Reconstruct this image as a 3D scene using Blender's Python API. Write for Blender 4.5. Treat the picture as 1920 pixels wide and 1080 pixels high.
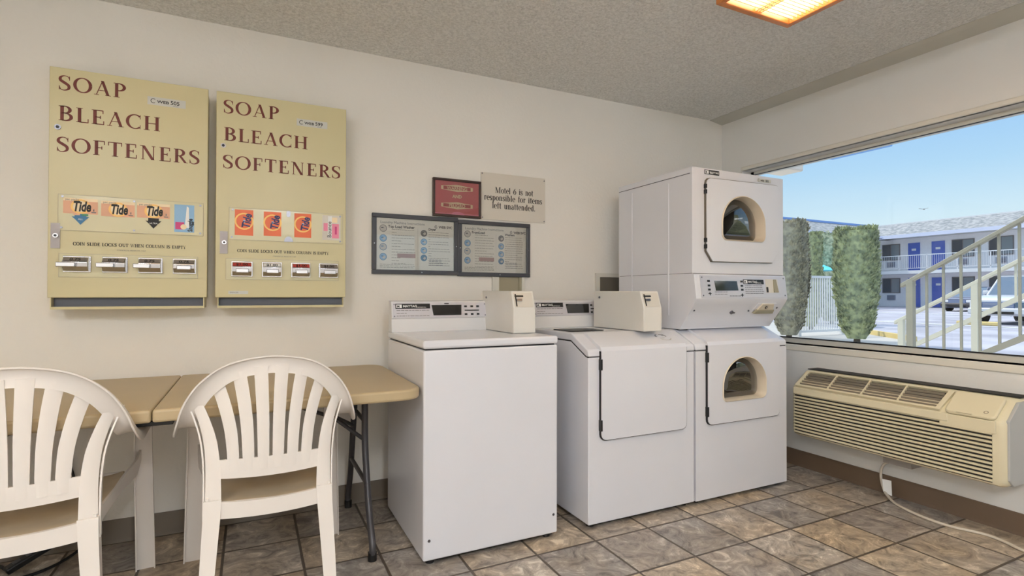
import bpy, math, random
from mathutils import Vector, Matrix
random.seed(7)
scn = bpy.context.scene
for _o in list(bpy.data.objects): bpy.data.objects.remove(_o)
COL = scn.collection
PI = math.pi

# ------------------------------------------------------------------ camera
cam_d = bpy.data.cameras.new('camera'); cam = bpy.data.objects.new('camera', cam_d); COL.objects.link(cam)
_y, _p, _r = math.radians(26.056), math.radians(0.613), math.radians(0.104)
_f = Vector((math.sin(_y)*math.cos(_p), math.cos(_y)*math.cos(_p), math.sin(_p)))
_x = Vector((math.cos(_y), -math.sin(_y), 0)); _u = _x.cross(_f)
_X = _x*math.cos(_r)+_u*math.sin(_r); _U = -_x*math.sin(_r)+_u*math.cos(_r)
cam.matrix_world = Matrix(((_X.x,_U.x,-_f.x,0),(_X.y,_U.y,-_f.y,0),(_X.z,_U.z,-_f.z,1.12),(0,0,0,1)))
cam_d.sensor_width = 36; cam_d.lens = 998.4*36/1920; cam_d.clip_start = 0.02; cam_d.clip_end = 500
scn.camera = cam
scn.view_settings.view_transform = 'Standard'
try: scn.view_settings.look = 'None'
except Exception: pass
scn.view_settings.gamma = 1.0
scn.view_settings.use_curve_mapping = False
scn.view_settings.exposure = EXPOSURE = 0.0
scn.cycles.max_bounces = 10; scn.cycles.diffuse_bounces = 6; scn.cycles.transparent_max_bounces = 12
scn.cycles.sample_clamp_indirect = 6.0

def lin(c):
    return tuple((v/12.92 if v <= .04045 else ((v+.055)/1.055)**2.4) for v in c)

# ------------------------------------------------------------------ sky (gradient world) and sun
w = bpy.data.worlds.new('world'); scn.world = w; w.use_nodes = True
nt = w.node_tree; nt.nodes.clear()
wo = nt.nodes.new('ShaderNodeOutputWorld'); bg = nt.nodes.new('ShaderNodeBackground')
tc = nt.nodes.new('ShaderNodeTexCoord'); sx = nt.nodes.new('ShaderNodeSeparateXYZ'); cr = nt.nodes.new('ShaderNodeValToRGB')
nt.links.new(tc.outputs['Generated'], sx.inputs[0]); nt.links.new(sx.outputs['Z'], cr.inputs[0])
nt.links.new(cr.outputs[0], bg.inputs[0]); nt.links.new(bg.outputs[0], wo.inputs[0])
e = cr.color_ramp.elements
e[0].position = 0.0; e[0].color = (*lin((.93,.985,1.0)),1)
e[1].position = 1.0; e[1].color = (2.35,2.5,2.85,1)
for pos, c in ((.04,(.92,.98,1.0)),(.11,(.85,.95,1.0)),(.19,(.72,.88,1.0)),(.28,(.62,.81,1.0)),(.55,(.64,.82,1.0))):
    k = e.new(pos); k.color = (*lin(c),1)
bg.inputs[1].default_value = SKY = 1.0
sun_d = bpy.data.lights.new('sun', 'SUN'); sun = bpy.data.objects.new('sun', sun_d); COL.objects.link(sun)
sun_d.energy = 2.8; sun_d.angle = math.radians(.6); sun_d.color = (1.0,.95,.84)
sun.rotation_euler = Vector((0.28,-0.62,-0.95)).to_track_quat('-Z','Y').to_euler()

# ------------------------------------------------------------------ materials
def mat(name, c, rough=.5, metal=0.0, spec=.5, var=0.0, vscale=6.0, bump=0.0, bscale=60.0, emit=None, estr=0.0, coat=0.0):
    m = bpy.data.materials.new(name); m.use_nodes = True; t = m.node_tree
    b = t.nodes['Principled BSDF']; L = t.links.new
    col = lin(c)
    b.inputs['Base Color'].default_value = (*col,1); b.inputs['Roughness'].default_value = rough
    b.inputs['Metallic'].default_value = metal; b.inputs['Specular IOR Level'].default_value = spec
    b.inputs['Coat Weight'].default_value = coat
    if var or bump:
        co = t.nodes.new('ShaderNodeTexCoord')
    if var:
        n = t.nodes.new('ShaderNodeTexNoise'); n.inputs['Scale'].default_value = vscale; n.inputs['Detail'].default_value = 5
        L(co.outputs['Object'], n.inputs['Vector'])
        r = t.nodes.new('ShaderNodeValToRGB'); L(n.outputs['Fac'], r.inputs[0])
        r.color_ramp.elements[0].position = .3; r.color_ramp.elements[1].position = .7
        r.color_ramp.elements[0].color = (*[v*(1-var) for v in col],1)
        r.color_ramp.elements[1].color = (*[min(1,v*(1+var*.5)) for v in col],1)
        L(r.outputs[0], b.inputs['Base Color'])
    if bump:
        n2 = t.nodes.new('ShaderNodeTexNoise'); n2.inputs['Scale'].default_value = bscale; n2.inputs['Detail'].default_value = 4
        L(co.outputs['Object'], n2.inputs['Vector'])
        bp = t.nodes.new('ShaderNodeBump'); bp.inputs['Strength'].default_value = bump; bp.inputs['Distance'].default_value = .004
        L(n2.outputs['Fac'], bp.inputs['Height']); L(bp.outputs[0], b.inputs['Normal'])
    if emit:
        b.inputs['Emission Color'].default_value = (*lin(emit),1); b.inputs['Emission Strength'].default_value = estr
    return m

M = {}
M['wall'] = mat('painted_plaster_wall', (.925,.91,.88), .75, var=.03, vscale=1.5, bump=.35, bscale=55)
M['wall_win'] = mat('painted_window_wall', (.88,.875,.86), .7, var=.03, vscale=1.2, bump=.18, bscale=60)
M['smooth_ceiling'] = mat('smooth_ceiling_paint', (.77,.76,.72), .8, var=.02, bump=.1, bscale=70)
M['trimpaint'] = mat('gloss_trim_paint', (.86,.845,.80), .4, var=.02)
M['base_brown'] = mat('brown_rubber_base', (.40,.325,.255), .55, var=.08, vscale=3)
M['base_grey'] = mat('taupe_rubber_base', (.43,.385,.33), .55, var=.08, vscale=3)
M['enamel'] = mat('white_enamel', (.866,.868,.892), .22, var=.02, vscale=3, coat=.3)
M['enamel_side'] = mat('white_enamel_side', (.865,.85,.82), .28, var=.02, vscale=3)
M['console'] = mat('console_plate', (.875,.87,.87), .3)
M['steel_plate'] = mat('brushed_plate', (.82,.81,.83), .32, metal=.35)
M['shadow_gap'] = mat('gap_shade_and_rubber', (.13,.12,.12), .7)  # near-black for the shade in gaps and seams, also rubber feet
M['black'] = mat('black_plastic', (.07,.07,.075), .4)
M['porthole_glass'] = mat('tinted_porthole_glass', (.10,.09,.075), .04, coat=1.0, spec=1.0)
M['display'] = mat('dark_display', (.10,.095,.085), .08, coat=.6)
M['chrome'] = mat('chrome', (.80,.80,.82), .16, metal=1.0)
M['dkchrome'] = mat('dull_chrome', (.52,.52,.55), .3, metal=1.0)
M['beige_metal'] = mat('cream_enamel_steel', (.815,.775,.605), .33, var=.03, vscale=2.5)
M['clear_beige'] = mat('clear_plate_on_cream', (.825,.795,.64), .15, coat=.5)
M['maroon'] = mat('maroon_lettering', (.42,.14,.09), .5)
M['ink'] = mat('dark_ink', (.13,.12,.12), .6)
M['ink_grey'] = mat('grey_ink', (.47,.46,.46), .6)
M['ink_soft'] = mat('faint_ink', (.66,.62,.56), .6)
M['sticker'] = mat('grey_sticker', (.80,.80,.77), .35)
M['white_ink'] = mat('white_ink', (.95,.95,.94), .5)
M['orange'] = mat('carton_orange', (.90,.42,.22), .4)
M['pale_orange'] = mat('faded_orange', (.88,.66,.52), .4)
M['yellow'] = mat('carton_yellow', (.98,.78,.42), .4)
M['cream_ink'] = mat('carton_cream', (.95,.86,.70), .4)
M['navy'] = mat('navy_ink', (.13,.16,.38), .45)
M['blue_ink'] = mat('blue_ink', (.20,.45,.62), .45)
M['sky_ink'] = mat('light_blue_ink', (.56,.73,.87), .45)
M['dusty'] = mat('dusty_red_ink', (.70,.55,.52), .5)
M['pink'] = mat('pink_ink', (.93,.55,.66), .45)
M['magenta'] = mat('magenta_ink', (.80,.22,.48), .45)
M['green_ink'] = mat('green_ink', (.25,.55,.38), .45)
M['lock_grey'] = mat('grey_lock_plate', (.58,.55,.54), .4, metal=.5)
M['red_label'] = mat('red_coin_label', (.72,.25,.24), .5)
M['slot_dark'] = mat('tray_interior', (.36,.37,.40), .5, var=.05)
M['table'] = mat('beige_blow_moulded', (.72,.645,.51), .42, var=.03, vscale=4, bump=.08, bscale=120)
M['leg_metal'] = mat('dark_grey_steel', (.30,.29,.30), .38, metal=.3)
M['chair'] = mat('white_plastic', (.90,.875,.85), .42, var=.02, vscale=5)
M['chair_seat'] = mat('mottled_seat_plastic', (.80,.73,.62), .5, var=.10, vscale=9)  # beige seat tone with random mottling
M['ac'] = mat('beige_ac_plastic', (.86,.82,.70), .42, var=.02, vscale=3)
M['ac_side'] = mat('grey_ac_sleeve', (.70,.70,.69), .4)
M['ac_dark'] = mat('grille_interior', (.13,.12,.11), .7)
M['ac_blade'] = mat('grille_blade', (.50,.46,.40), .5)
M['cord'] = mat('white_cord', (.80,.76,.70), .5)
M['cord_dim'] = mat('grey_cord', (.62,.60,.58), .5)
M['frame_dark'] = mat('charcoal_frame', (.27,.275,.30), .35)
M['frame_brown'] = mat('dark_brown_frame', (.24,.16,.14), .4)
M['poster'] = mat('glossy_poster', (.97,.95,.90), .3)
M['poster_red'] = mat('red_poster', (.82,.36,.38), .4)
M['sign'] = mat('cream_sign', (.835,.81,.765), .35)
M['wood'] = mat('orange_oak', (.80,.50,.25), .4, var=.18, vscale=20)
M['lamp'] = mat('lamp_diffuser', (1,.98,.92), .5, emit=(1.0,.965,.88), estr=11.0)
M['fill_lamp'] = mat('fill_diffuser', (1,1,.97), .5, emit=(.962,.978,1.0), estr=41.0)  # glow of the added fill lights
M['louvre'] = mat('cream_louvre', (.90,.80,.60), .4)
M['drum'] = mat('dryer_drum', (.20,.18,.16), .3)
M['inner'] = mat('door_bezel', (.84,.79,.71), .4)
M['recess'] = mat('box_recess', (.62,.59,.50), .6)
M['recess_dk'] = mat('box_recess_dark', (.42,.39,.34), .6)
# exterior
M['stucco'] = mat('motel_stucco', (.95,.94,.94), .8, var=.03, bump=.2)
M['soffit'] = mat('soffit_paint', (.80,.80,.78), .8)
M['fascia'] = mat('lavender_fascia', (.86,.87,.93), .6)
M['fascia_blue'] = mat('blue_fascia', (.48,.62,.86), .5)
M['door_blue'] = mat('blue_door', (.34,.43,.76), .5)
M['win_dark'] = mat('motel_window_dark', (.30,.31,.33), .15)
M['win_curtain'] = mat('motel_curtain', (.52,.55,.56), .3)
M['win_frame'] = mat('bronze_frame', (.45,.42,.42), .5)
M['grille_grey'] = mat('grey_grille', (.58,.60,.66), .6)
M['ext_white'] = mat('white_railing', (.90,.90,.90), .5)
M['rail'] = mat('tan_rail_paint', (.62,.60,.53), .5)
M['rail_cream'] = mat('cream_rail_paint', (.82,.80,.72), .5)
M['concrete'] = mat('sidewalk_concrete', (.72,.71,.69), .85, var=.06, vscale=2)
M['kerb'] = mat('yellow_kerb', (.86,.77,.52), .75, var=.1, vscale=5)
M['stripe'] = mat('white_stripe', (.93,.93,.93), .8)
M['bark'] = mat('bark', (.42,.36,.30), .9, var=.2)
M['carwhite'] = mat('car_white', (.82,.83,.85), .25, coat=.6)
M['cargrey'] = mat('car_charcoal', (.42,.44,.52), .25, coat=.6)
M['carblue'] = mat('car_grille', (.42,.50,.68), .3, metal=.6)
M['carglass'] = mat('car_glass', (.25,.36,.46), .06, coat=.5)
M['tyre'] = mat('tyre', (.12,.12,.12), .8)
M['teal'] = mat('turquoise_canvas', (.38,.82,.90), .7)
M['beam_blue'] = mat('blue_beam', (.45,.68,.95), .5)
M['ledge'] = mat('cream_ledge', (.95,.90,.84), .6)
M['bird'] = mat('bird_grey', (.45,.45,.47), .8)
M['amber'] = mat('amber_lamp', (.85,.35,.30), .4)

def shader_extra():
    # tile floor
    m = bpy.data.materials.new('slate_look_floor_tile'); m.use_nodes = True; t = m.node_tree; L = t.links.new; N = t.nodes.new
    b = t.nodes['Principled BSDF']; co = N('ShaderNodeTexCoord'); sp = N('ShaderNodeSeparateXYZ'); L(co.outputs['Object'], sp.inputs[0])
    def ma(op, a, bb=None, c=None):
        n = N('ShaderNodeMath'); n.operation = op
        for i, v in enumerate((a, bb, c)):
            if v is None: continue
            if isinstance(v, (int,float)): n.inputs[i].default_value = v
            else: L(v, n.inputs[i])
        return n.outputs[0]
    u = ma('DIVIDE', ma('SUBTRACT', sp.outputs['X'], 2.013), .3022); v = ma('DIVIDE', ma('SUBTRACT', sp.outputs['Y'], 2.013), .3045)
    fu = ma('FRACT', u); fv = ma('FRACT', v)
    du = ma('MINIMUM', fu, ma('SUBTRACT', 1.0, fu)); dv = ma('MINIMUM', fv, ma('SUBTRACT', 1.0, fv))
    nz0 = N('ShaderNodeTexNoise'); nz0.inputs['Scale'].default_value = 18; L(co.outputs['Object'], nz0.inputs['Vector'])
    d = ma('ADD', ma('MINIMUM', du, dv), ma('MULTIPLY', ma('SUBTRACT', nz0.outputs['Fac'], .5), .010))
    gr = N('ShaderNodeMapRange'); L(d, gr.inputs[0]); gr.inputs[1].default_value = .014; gr.inputs[2].default_value = .022
    cb = N('ShaderNodeCombineXYZ'); L(ma('FLOOR', u), cb.inputs[0]); L(ma('FLOOR', v), cb.inputs[1])
    wn = N('ShaderNodeTexWhiteNoise'); L(cb.outputs[0], wn.inputs['Vector'])
    # per tile offset marble
    vm = N('ShaderNodeVectorMath'); vm.operation = 'MULTIPLY_ADD'; L(wn.outputs['Color'], vm.inputs[0]); vm.inputs[1].default_value = (9,9,9); L(co.outputs['Object'], vm.inputs[2])
    n1 = N('ShaderNodeTexNoise'); n1.inputs['Scale'].default_value = 9; n1.inputs['Detail'].default_value = 9; n1.inputs['Roughness'].default_value = .72; n1.inputs['Distortion'].default_value = 1.6; L(vm.outputs[0], n1.inputs['Vector'])
    r1 = N('ShaderNodeValToRGB'); L(n1.outputs['Fac'], r1.inputs[0]); e = r1.color_ramp.elements
    e[0].position = .36; e[0].color = (*lin((.45,.43,.41)),1); e[1].position = .64; e[1].color = (*lin((.85,.83,.79)),1)
    k = e.new(.47); k.color = (*lin((.62,.59,.555)),1); k = e.new(.56); k.color = (*lin((.70,.67,.63)),1)
    tint = N('ShaderNodeValToRGB'); L(wn.outputs['Value'], tint.inputs[0]); te = tint.color_ramp.elements; tint.color_ramp.interpolation = 'CONSTANT'
    te[0].position = 0; te[0].color = (.80,.80,.83,1); te[1].position = .86; te[1].color = (1.03,.90,.74,1)
    for p, c in ((.18,(1.0,.96,.92,1)),(.38,(.88,.85,.84,1)),(.5,(1.08,.99,.87,1)),(.68,(.93,.88,.83,1)),(.78,(.76,.73,.74,1))):
        k = te.new(p); k.color = c
    n3 = N('ShaderNodeTexNoise'); n3.inputs['Scale'].default_value = 4; L(vm.outputs[0], n3.inputs['Vector'])
    r3 = N('ShaderNodeValToRGB'); L(n3.outputs['Fac'], r3.inputs[0]); r3.color_ramp.elements[0].position = .45; r3.color_ramp.elements[0].color = (1,1,1,1); r3.color_ramp.elements[1].position = .75; r3.color_ramp.elements[1].color = (1.0,.88,.70,1)
    mx = N('ShaderNodeMix'); mx.data_type = 'RGBA'; mx.blend_type = 'MULTIPLY'; mx.inputs[0].default_value = 1; L(r1.outputs[0], mx.inputs[6]); L(tint.outputs[0], mx.inputs[7])
    mx3 = N('ShaderNodeMix'); mx3.data_type = 'RGBA'; mx3.blend_type = 'MULTIPLY'; mx3.inputs[0].default_value = .7; L(mx.outputs[2], mx3.inputs[6]); L(r3.outputs[0], mx3.inputs[7])
    mx2 = N('ShaderNodeMix'); mx2.data_type = 'RGBA'; L(gr.outputs[0], mx2.inputs[0]); mx2.inputs[6].default_value = (*lin((.33,.285,.245)),1); L(mx3.outputs[2], mx2.inputs[7])
    L(mx2.outputs[2], b.inputs['Base Color'])
    b.inputs['Roughness'].default_value = .42
    bp = N('ShaderNodeBump'); bp.inputs['Strength'].default_value = .5; bp.inputs['Distance'].default_value = .004
    L(ma('ADD', gr.outputs[0], ma('MULTIPLY', n1.outputs['Fac'], .8)), bp.inputs['Height']); L(bp.outputs[0], b.inputs['Normal'])
    M['floor'] = m
    # popcorn ceiling
    m = bpy.data.materials.new('popcorn_ceiling'); m.use_nodes = True; t = m.node_tree; L = t.links.new; N = t.nodes.new
    b = t.nodes['Principled BSDF']; co = N('ShaderNodeTexCoord')
    vo = N('ShaderNodeTexVoronoi'); vo.inputs['Scale'].default_value = 62; L(co.outputs['Object'], vo.inputs['Vector'])
    nz = N('ShaderNodeTexNoise'); nz.inputs['Scale'].default_value = 75; nz.inputs['Detail'].default_value = 4; nz.inputs['Roughness'].default_value = .65; nz.inputs['Distortion'].default_value = .6; L(co.outputs['Object'], nz.inputs['Vector'])
    ad = N('ShaderNodeMath'); ad.operation = 'SUBTRACT'; L(nz.outputs['Fac'], ad.inputs[0]); mu = N('ShaderNodeMath'); mu.operation = 'MULTIPLY'; L(vo.outputs['Distance'], mu.inputs[0]); mu.inputs[1].default_value = .35; L(mu.outputs[0], ad.inputs[1])
    bp = N('ShaderNodeBump'); bp.inputs['Strength'].default_value = 1.0; bp.inputs['Distance'].default_value = .015; L(ad.outputs[0], bp.inputs['Height']); L(bp.outputs[0], b.inputs['Normal'])
    rr = N('ShaderNodeValToRGB'); L(nz.outputs['Fac'], rr.inputs[0]); rr.color_ramp.elements[0].position = .36; rr.color_ramp.elements[0].color = (*lin((.88,.875,.85)),1); rr.color_ramp.elements[1].position = .6; rr.color_ramp.elements[1].color = (*lin((.985,.98,.96)),1)
    L(rr.outputs[0], b.inputs['Base Color']); b.inputs['Roughness'].default_value = .9
    M['popcorn'] = m
    # glass pane: clear with fresnel reflection
    def pane(name, tint, k):
        m = bpy.data.materials.new(name); m.use_nodes = True; t = m.node_tree; t.nodes.clear(); L = t.links.new; N = t.nodes.new
        o = N('ShaderNodeOutputMaterial'); tr = N('ShaderNodeBsdfTransparent'); tr.inputs[0].default_value = tint
        gl = N('ShaderNodeBsdfGlossy'); gl.inputs['Roughness'].default_value = .01; mx = N('ShaderNodeMixShader'); fr = N('ShaderNodeFresnel'); fr.inputs[0].default_value = k
        L(fr.outputs[0], mx.inputs[0]); L(tr.outputs[0], mx.inputs[1]); L(gl.outputs[0], mx.inputs[2]); L(mx.outputs[0], o.inputs[0]); return m
    M['glass'] = pane('window_glass', (.985,.99,.985,1), 1.35)
    M['acrylic'] = pane('clear_acrylic', (.97,.97,.96,1), 1.35)
    M['poster_glass'] = pane('poster_glass', (.99,.99,.99,1), 1.75)
    # roof shingles
    m = bpy.data.materials.new('grey_shingles'); m.use_nodes = True; t = m.node_tree; L = t.links.new; N = t.nodes.new
    b = t.nodes['Principled BSDF']; co = N('ShaderNodeTexCoord'); mp = N('ShaderNodeMapping'); mp.inputs['Scale'].default_value = (1.5,2.2,9); L(co.outputs['Object'], mp.inputs[0])
    n = N('ShaderNodeTexNoise'); n.inputs['Scale'].default_value = 1.6; n.inputs['Detail'].default_value = 6; L(mp.outputs[0], n.inputs['Vector'])
    r = N('ShaderNodeValToRGB'); L(n.outputs['Fac'], r.inputs[0]); r.color_ramp.elements[0].position = .42; r.color_ramp.elements[0].color = (*lin((.47,.49,.50)),1); r.color_ramp.elements[1].position = .58; r.color_ramp.elements[1].color = (*lin((.64,.64,.64)),1)
    L(r.outputs[0], b.inputs['Base Color']); b.inputs['Roughness'].default_value = .9; M['shingle'] = m
    # asphalt
    m = bpy.data.materials.new('sunlit_asphalt'); m.use_nodes = True; t = m.node_tree; L = t.links.new; N = t.nodes.new
    b = t.nodes['Principled BSDF']; co = N('ShaderNodeTexCoord'); n = N('ShaderNodeTexNoise'); n.inputs['Scale'].default_value = .6; n.inputs['Detail'].default_value = 8; L(co.outputs['Object'], n.inputs['Vector'])
    r = N('ShaderNodeValToRGB'); L(n.outputs['Fac'], r.inputs[0]); r.color_ramp.elements[0].position = .35; r.color_ramp.elements[0].color = (*lin((.58,.58,.62)),1); r.color_ramp.elements[1].position = .65; r.color_ramp.elements[1].color = (*lin((.70,.70,.74)),1)
    L(r.outputs[0], b.inputs['Base Color']); b.inputs['Roughness'].default_value = .9; M['asphalt'] = m
    # leaves, a few greens per blade; grey set has hedge shade in its colour
    for nm, a, c in (('leaf',(.49,.52,.40),(.72,.74,.54)),('leaf_shaded',(.55,.53,.47),(.72,.69,.58)),('leaf_speck',(.45,.49,.38),(.80,.80,.66))):
        m = bpy.data.materials.new(nm+'_foliage'); m.use_nodes = True; t = m.node_tree; L = t.links.new; N = t.nodes.new
        b = t.nodes['Principled BSDF']; co = N('ShaderNodeTexCoord'); n = N('ShaderNodeTexNoise'); n.inputs['Scale'].default_value = 9; n.inputs['Detail'].default_value = 5; L(co.outputs['Object'], n.inputs['Vector'])
        r = N('ShaderNodeValToRGB'); L(n.outputs['Fac'], r.inputs[0]); r.color_ramp.elements[0].position = .36; r.color_ramp.elements[0].color = (*lin(a),1); r.color_ramp.elements[1].position = .64; r.color_ramp.elements[1].color = (*lin(c),1)
        L(r.outputs[0], b.inputs['Base Color']); b.inputs['Roughness'].default_value = .8; M[nm] = m
shader_extra()

# ------------------------------------------------------------------ mesh building helpers
class Fr:                                   # a flat frame: origin, right, up; normal = right x up
    def __init__(s, o, u=(1,0,0), v=(0,0,1)):
        s.o = Vector(o); s.u = Vector(u).normalized(); s.v = Vector(v).normalized(); s.n = s.u.cross(s.v)
    def p(s, a, b, h=0): return s.o + s.u*a + s.v*b + s.n*h

class MB:
    def __init__(s): s.V = []; s.F = []; s.mi = []; s.mats = []
    def m(s, name):
        mm = M[name] if isinstance(name, str) else name
        if mm not in s.mats: s.mats.append(mm)
        return s.mats.index(mm)
    def add(s, vs, fs, mt):
        b = len(s.V); k = s.m(mt); s.V += [tuple(v) for v in vs]
        for f in fs: s.F.append(tuple(b+i for i in f)); s.mi.append(k)
        return s
    def box(s, a, b, mt):
        x0,y0,z0 = a; x1,y1,z1 = b
        vs = [(x,y,z) for z in (z0,z1) for y in (y0,y1) for x in (x0,x1)]
        return s.add(vs, [(0,2,3,1),(4,5,7,6),(0,1,5,4),(2,6,7,3),(0,4,6,2),(1,3,7,5)], mt)
    def loft(s, rings, mt, closed=True, cap=True):
        n = len(rings[0]); vs = [v for r in rings for v in r]; fs = []
        for i in range(len(rings)-1):
            for j in range(n if closed else n-1):
                k = (j+1) % n
                fs.append((i*n+j, i*n+k, (i+1)*n+k, (i+1)*n+j))
        if cap and closed:
            fs.append(tuple(range(n-1,-1,-1))); fs.append(tuple((len(rings)-1)*n+j for j in range(n)))
        return s.add(vs, fs, mt)
    def prism(s, poly, ax, a, b, mt):       # poly in the two other axes, extruded along ax
        def P(q, c):
            return {'x': (c,q[0],q[1]), 'y': (q[0],c,q[1]), 'z': (q[0],q[1],c)}[ax]
        return s.loft([[P(q,a) for q in poly], [P(q,b) for q in poly]], mt)
    def plate(s, f, poly, h0, h1, mt):
        return s.loft([[f.p(x,y,h0) for x,y in poly], [f.p(x,y,h1) for x,y in poly]], mt)
    def rect(s, f, x0, y0, x1, y1, h, mt):
        return s.add([f.p(x0,y0,h), f.p(x1,y0,h), f.p(x1,y1,h), f.p(x0,y1,h)], [(0,1,2,3)], mt)
    def slab(s, f, x0, y0, x1, y1, h0, h1, mt): return s.plate(f, [(x0,y0),(x1,y0),(x1,y1),(x0,y1)], h0, h1, mt)
    def disc(s, f, x, y, r, h, mt, n=20, ry=None):
        ry = ry or r
        return s.add([f.p(x+r*math.cos(2*PI*i/n), y+ry*math.sin(2*PI*i/n), h) for i in range(n)], [tuple(range(n))], mt)
    def puck(s, f, x, y, r, h0, h1, mt, n=20):
        return s.plate(f, [(x+r*math.cos(2*PI*i/n), y+r*math.sin(2*PI*i/n)) for i in range(n)], h0, h1, mt)
    def annulus(s, f, x, y, r0, r1, h, mt, n=28, sy=1.0, a0=0, a1=2*PI):
        vs = []; 
        for i in range(n+1):
            a = a0+(a1-a0)*i/n
            vs += [f.p(x+r0*math.cos(a), y+sy*r0*math.sin(a), h), f.p(x+r1*math.cos(a), y+sy*r1*math.sin(a), h)]
        return s.add(vs, [(2*i,2*i+1,2*i+3,2*i+2) for i in range(n)], mt)
    def tube(s, pts, r, mt, n=10, cap=True):
        pts = [Vector(p) for p in pts]; rings = []; up = None
        rs = r if isinstance(r, (list,tuple)) else [r]*len(pts)
        for i, p in enumerate(pts):
            d = (pts[min(i+1,len(pts)-1)]-pts[max(i-1,0)]).normalized()
            if up is None:
                up = Vector((0,0,1)) if abs(d.z) < .9 else Vector((1,0,0))
            a = d.cross(up).normalized(); up = a.cross(d).normalized()
            rings.append([p + a*rs[i]*math.cos(2*PI*k/n) + up*rs[i]*math.sin(2*PI*k/n) for k in range(n)])
        return s.loft(rings, mt, cap=cap)
    def ringprism(s, f, outer, inner, h0, h1, mt):      # plate with a hole, same point counts
        n = len(outer)
        for h, fl in ((h1,0),(h0,1)):
            vs = [f.p(*q,h) for q in outer]+[f.p(*q,h) for q in inner]
            fs = [(j,(j+1)%n,n+(j+1)%n,n+j) for j in range(n)]
            if fl: fs = [q[::-1] for q in fs]
            s.add(vs, fs, mt)
        for poly, fl in ((outer,0),(inner,1)):
            vs = [f.p(*q,h0) for q in poly]+[f.p(*q,h1) for q in poly]
            fs = [(j,(j+1)%n,n+(j+1)%n,n+j) for j in range(n)]
            if fl: fs = [q[::-1] for q in fs]
            s.add(vs, fs, mt)
        return s
    def text(s, f, txt, x, y, size, h, mt, sx=1.0, rot=0.0, bold=0.0, shear=0.0, align='LEFT'):
        c = bpy.data.curves.new('tmp_text', 'FONT'); c.body = txt; c.size = size; c.offset = bold; c.shear = shear; c.align_x = align
        c.resolution_u = 3
        o = bpy.data.objects.new('tmp_text', c); COL.objects.link(o)
        dg = bpy.context.evaluated_depsgraph_get(); me = o.evaluated_get(dg).to_mesh()
        ca, sa = math.cos(rot), math.sin(rot)
        vs = [f.p(x+(v.co.x*sx*ca-v.co.y*sa), y+(v.co.x*sx*sa+v.co.y*ca), h) for v in me.vertices]
        fs = [tuple(p.vertices) for p in me.polygons]
        if vs: s.add(vs, fs, mt)
        o.evaluated_get(dg).to_mesh_clear(); bpy.data.objects.remove(o); bpy.data.curves.remove(c)
        return s
    def build(s, name, parent=None, bevel=0.0, smooth=False, seg=2, fix=True, org=None, angle=40):
        me = bpy.data.meshes.new(name)
        o0 = Vector(org) if org is not None else (Vector(parent['_loc']) if parent is not None and '_loc' in parent else Vector((0,0,0)))
        me.from_pydata([tuple(Vector(v)-o0) for v in s.V], [], s.F)
        for mm in s.mats: me.materials.append(mm)
        me.polygons.foreach_set('material_index', s.mi)
        me.update()
        if fix:
            import bmesh
            bm = bmesh.new(); bm.from_mesh(me); bmesh.ops.recalc_face_normals(bm, faces=bm.faces); bm.to_mesh(me); bm.free()
        ob = bpy.data.objects.new(name, me); COL.objects.link(ob)
        if parent is None: ob.location = o0
        else: ob.parent = parent; ob['_loc'] = tuple(o0)
        if bevel:
            bv = ob.modifiers.new('bevel','BEVEL'); bv.width = bevel; bv.segments = seg; bv.limit_method = 'ANGLE'; bv.angle_limit = math.radians(35)
            smooth = True
        if smooth:
            me.polygons.foreach_set('use_smooth', [True]*len(me.polygons)); me.set_sharp_from_angle(angle=math.radians(angle))
            if bevel:
                wn = ob.modifiers.new('wn','WEIGHTED_NORMAL'); wn.keep_sharp = True
        return ob

def screws(parent, f, pts, r=.004, h0=0, h1=.003, mt='dkchrome', n=10):
    for x, z in pts: MB().puck(f, x, z, r, h0, h1, mt, n=n).build('screw', parent)
def tag(o, label, cat, group=None, kind=None):
    o['label'] = label; o['category'] = cat
    if group: o['group'] = group
    if kind: o['kind'] = kind
    return o
def thing(name, loc, label, cat, group=None, rz=0.0):
    o = bpy.data.objects.new(name, None); COL.objects.link(o); o.location = loc; o.rotation_euler = (0,0,rz)
    o.empty_display_size = .1; o['_loc'] = tuple(loc)
    return tag(o, label, cat, group)
def lab(o, l): o['label'] = l; return o
def struct(mb, name, bevel=0.0, parent=None, **k):
    o = mb.build(name, parent, bevel=bevel, **k)
    if parent is None: o['kind'] = 'structure'
    return o
def rrect(x0, y0, x1, y1, r, n=5):
    P = []
    for cx, cy, a in ((x1-r,y1-r,0),(x0+r,y1-r,PI/2),(x0+r,y0+r,PI),(x1-r,y0+r,3*PI/2)):
        for i in range(n+1): P.append((cx+r*math.cos(a+PI/2*i/n), cy+r*math.sin(a+PI/2*i/n)))
    return P
def arc(cx, cy, rx, ry, a0, a1, n=16): return [(cx+rx*math.cos(math.radians(a0+(a1-a0)*i/n)), cy+ry*math.sin(math.radians(a0+(a1-a0)*i/n))) for i in range(n+1)]
def crom(P, n=8):
    out = []
    for i in range(len(P)-1):
        p0 = P[max(i-1,0)]; p1 = P[i]; p2 = P[i+1]; p3 = P[min(i+2,len(P)-1)]
        for k in range(n):
            t = k/n
            out.append(tuple(.5*((2*b)+(-a+c)*t+(2*a-5*b+4*c-d)*t*t+(-a+3*b-3*c+d)*t**3) for a,b,c,d in zip(p0,p1,p2,p3)))
    out.append(tuple(P[-1])); return out

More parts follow.
